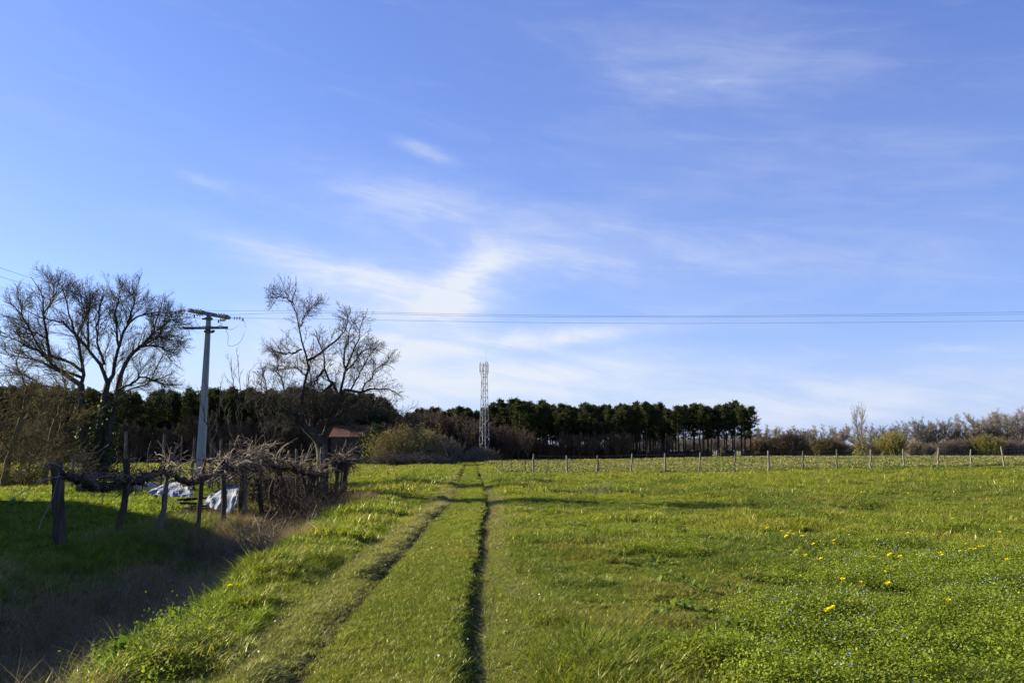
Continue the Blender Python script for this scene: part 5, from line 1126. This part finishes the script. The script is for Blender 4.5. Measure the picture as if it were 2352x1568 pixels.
vine('bushy vine head on the three stakes at the end of the row', [(768, 1068, 30.4), (782, 1064, 31.0), (800, 1066, 31.8)], [(776, 1068, 30.6, 768, 1146), (796, 1070, 31.7, 790, 1132)], [(775, 1058, 30.6), (785, 1056, 31.2), (796, 1058, 31.8)], 90, 113, .08, .75)

# ------------------------------------------------------------------ junk under the vines
def sheet(name, label, cat, cx, cy, Y, w, d, h, m_, seed, n=16, ruff=.10, rz=0, taper=0):
    r_ = np.random.default_rng(seed); c = P(cx, cy, Y); zb = float(terrain(c[0], Y)); g = np.linspace(-1, 1, n); U, V = np.meshgrid(g, g); e = np.clip(1-(np.abs(U)**2.4+np.abs(V)**2.4), -.15, 1)
    z = h*np.sign(e)*np.abs(e)**.55+ruff*(fbm(U*2.1+seed, V*2.1)-.5)*2+ruff*.6*np.abs(np.sin(U*5+V*3+seed)); z = np.maximum(z, .0+.03*r_.random(z.shape)); X_ = U*w*(1+.12*fbm(V*2+seed, U*0))+taper*z; Y_ = V*d*(1+.12*fbm(U*2+seed, V*0))
    mb = MB(); mb.add(np.stack([X_, Y_, z], -1).reshape(-1, 3), [(i*n+j, i*n+j+1, (i+1)*n+j+1, (i+1)*n+j) for i in range(n-1) for j in range(n-1)])
    o = mb.build(name, m_, None, False); o.location = (c[0], Y, zb-.02); o.rotation_euler = (0, 0, rz); tag(o, label, cat)
    sd = o.modifiers.new('thickness', 'SOLIDIFY'); sd.thickness = .006; return o
def tarp(label, top, bot, depth, seed, nu=26, nv=12):
    r_ = np.random.default_rng(seed); T0 = catmull([P(*q) for q in top], nu); B0 = catmull([P(*q) for q in bot], nu); B0[:, 2] = np.maximum(B0[:, 2], terrain(B0[:, 0], B0[:, 1])+.02)
    v = []; tt = np.linspace(0, 1.35, nv)
    for k, t in enumerate(tt):
        if t <= 1: c = B0*(1-t)+T0*t; c[:, 1] -= .20*math.sin(math.pi*t)*.6
        else: c = T0+(t-1)*np.array((.05, 1, -.9))*depth
        u = np.linspace(0, 1, nu); cr_ = np.abs(vnoise(u*6+seed, np.full(nu, t*3.3))-.5)*2; cr2 = np.abs(vnoise(u*13+t*5+seed, np.full(nu, t*6.))-.5)
        c = c+np.c_[.0*u, -.11*(1-cr_)-.05*cr2, .05*(1-cr_)*min(1, t*2)]; v.append(c)
    v = np.array(v).reshape(-1, 3); o0 = v.mean(0); mb = MB(); mb.add(v-o0, [(i*nu+j, i*nu+j+1, (i+1)*nu+j+1, (i+1)*nu+j) for i in range(nv-1) for j in range(nu-1)])
    o = mb.build('tarpaulin', M_TARP, None); o.location = o0; tag(o, label, 'tarp'); o.modifiers.new('thickness', 'SOLIDIFY').thickness = .006
tarp('whitish crumpled tarp spread in the sunny grass behind the split stake', [(350, 1127, 24.6), (372, 1115, 24.8), (395, 1109, 25), (420, 1107, 25), (446, 1111, 25)], [(347, 1132, 24.2), (370, 1138, 24), (395, 1140, 24), (420, 1140, 24), (446, 1138, 24)], .8, 3)
tarp('blue grey plastic tarp draped over a heap between the stakes', [(494, 1130, 24.2), (512, 1119, 24.3), (532, 1112, 24.4), (545, 1117, 24.2), (554, 1124, 24)], [(468, 1156, 23.6), (490, 1166, 23.3), (512, 1172, 23.1), (530, 1177, 23), (554, 1146, 23.4)], .6, 8)
c = P(505, 1098, 24.6); mb = MB(); n = 40; uu_ = np.linspace(-1.05, 1.05, n); rp = .022*np.sin(np.arange(n)*1.6)
mb.add(np.r_[np.c_[uu_, np.full(n, -.5), rp-.05], np.c_[uu_, np.full(n, .5), rp+.12]], [(i, i+1, n+i+1, n+i) for i in range(n-1)]); o = mb.build('corrugated_sheet', M_RUST, None); o.location = c; o.rotation_euler = (.05, -.10, -.1); tag(o, 'rusty corrugated metal sheet lying over the junk heap', 'metal sheet'); o.modifiers.new('thickness', 'SOLIDIFY').thickness = .01
r = np.random.default_rng(121); lp = P(655, 1152, 29.0); zb = float(terrain(lp[0], 29.0)); pile = empty('log_pile', (lp[0], 29.0, zb-.05), -.15, 'dark stack of rotting logs under the vines beside the fruit tree', 'log pile')
for layer in range(6):
    for k in range(5):
        L = r.uniform(1.5, 2.1); x0 = r.uniform(-.15, .15); y = -.5+.22*k+r.normal(0, .03); z = .10+.17*layer+r.normal(0, .015); rad_ = r.uniform(.075, .11)
        mb = MB(); mb.tubes(np.array([(x0-L/2, y, z), (x0+r.normal(0, .02), y+r.normal(0, .02), z+r.normal(0, .015)), (x0+L/2, y+r.normal(0, .04), z)]), rad_*r.uniform(.9, 1.1, 3), 7); mb.build('log', M_LOG, pile)
jb = P(478, 1150, 25.0); zb = float(terrain(jb[0], 25.0)); heap = empty('junk_heap', (jb[0], 25.0, zb), .1, 'low dark heap of old boards between the two tarps', 'heap')
for k in range(9):
    mb = MB(); a = np.array((r.uniform(-.9, -.4), r.uniform(-.4, .4), .05+.04*k)); mb.bar(a, a+np.array((r.uniform(.7, 1.4), r.normal(0, .6), r.normal(0, .12))), .2, .04); mb.build('board', M_LOG, heap)
for k, (px, py, Y, lab) in enumerate([(300, 1098, 36, 'pale fallen trunk section lying under the large ivy tree'), (240, 1100, 35, 'dark fallen log in the grass left of the pale trunk section')]):
    p = P(px, py, Y); p[2] = float(terrain(p[0], Y))+.22; mb = MB(); mb.tubes(np.array([(-1.1, 0, 0), (-.3, .05, .05), (.5, 0, .02), (1.2, -.1, 0)]), np.array([.22, .25, .24, .2]), 9); o = mb.build('fallen_log', M_STONE if k == 0 else M_BARK, None, True); o.location = p; tag(o, lab, 'log', 'logs under the ivy tree')

# dead brambles over the ditch end and dry clump
def bramble(px, py, Y, n, L, label, seed, m_=M_CANE, name='dead_bramble', th=.006):
    r_ = np.random.default_rng(seed); p = P(px, py, Y); z = float(terrain(p[0], Y)); o = MB(); S = np.c_[r_.normal(0, .45, n), r_.normal(0, .4, n), np.full(n, -.05)]; D = np.c_[r_.normal(0, .6, n), r_.normal(0, .5, n), r_.uniform(.4, 1.3, n)]
    C = grow(S, D, L*r_.uniform(.3, 1.2, n), 8, r_, .13, -.10); o.tubes(C, np.linspace(th*1.4, th*.7, 8)[None]*r_.uniform(.6, 1.3, (n, 1)), 3, False); s2, d2, _, _ = spawn(C, 3, r_, .3, 1, (.4, 1.1)); o.tubes(grow(s2, d2, .22*r_.uniform(.4, 1.2, len(s2)), 4, r_, .15, 0), np.full((len(s2), 4), th*.55), 3, False)
    ob = o.build(name, m_, None, True); ob.location = (p[0], Y, z); tag(ob, label, 'bramble', 'dead brambles along the ditch'); return ob
bramble(612, 1225, 16.6, 190, 1.0, 'pale dead bramble clump sunlit at the upper end of the ditch', 131)
bramble(660, 1200, 19.5, 120, .8, 'grey dead bramble clump right of the sunlit one', 133, M_BROWN)
bramble(740, 1180, 22.0, 130, .8, 'dark bramble tangle below the fruit tree, nearest the grass', 135, M_BROWN)
bramble(800, 1160, 25.0, 110, .7, 'dark bramble tangle below the end of the vine row', 137, M_BROWN)
bramble(690, 1165, 24.5, 120, .8, 'dark bramble tangle before the log pile', 139, M_BROWN)
bramble(480, 1235, 16.2, 50, .5, 'small pale dead bramble below the leaning stakes', 141)
bramble(1380, 1118, 34.0, 60, .55, 'small dry brown weed clump standing in the meadow', 143, M_PALE)
for px, py, Y, lab, sd_ in ((600, 1150, 27.5, 'dark dead brush tangled behind the stakes left of the log pile', 151), (640, 1140, 31.0, 'dark dead brush tangled behind the log pile', 153), (700, 1135, 31.5, 'dark dead brush between log pile and fruit tree', 155), (755, 1150, 29.6, 'dark dead brush round the foot of the fruit tree', 157), (665, 1175, 24.0, 'dark dead brush before the slim stakes', 159), (715, 1165, 26.5, 'dark dead brush before the stumpy slanting stake', 161)):
    bramble(px, py, Y, 340 if sd_ in (153, 155) else 260, 1.5 if sd_ in (153, 155) else 1.0, lab, sd_, M_VINE, th=.010)
bramble(470, 1160, 23.0, 120, .55, 'dark dead brush between the two tarps', 163, M_VINE, th=.008)
for px, py, Y, n_, L_, lab, sd_ in ((150, 1450, 7.6, 60, .6, 'dead pale stems sticking out of the shaded ditch bottom', 171), (330, 1370, 9.4, 50, .5, 'dead stems on the shaded ditch side near the grass lip', 173), (90, 1350, 10.5, 60, .7, 'dead bramble stems below the round end post', 175), (420, 1290, 12.5, 50, .6, 'dead bramble stems in the middle of the shaded ditch', 177), (250, 1290, 13.0, 60, .7, 'dead bramble stems below the bent stake', 179)):
    bramble(px, py, Y, n_, L_, lab, sd_, M_CANE, th=.0035)
for px, py, Y, n_, L_, lab, sd_ in ((170, 1088, 46, 150, 2.3, 'dense brown scrub under the left side of the large ivy tree', 181), (265, 1088, 48, 150, 2.2, 'dense brown scrub under the right side of the large ivy tree', 183), (70, 1095, 42, 140, 2.2, 'mossy brown scrub between the two small leaning trees', 185), (-20, 1095, 41, 140, 2.4, 'mossy brown scrub cut by the left picture edge', 187), (330, 1086, 50, 120, 1.8, 'low brown scrub between the ivy tree and the utility pole', 189), (580, 1085, 40, 130, 1.7, 'dark scrub behind the vine heap', 191)):
    bramble(px, py, Y, n_, L_, lab, sd_, M_MOSSY if px < 120 else M_BARK, 'scrub', .014)
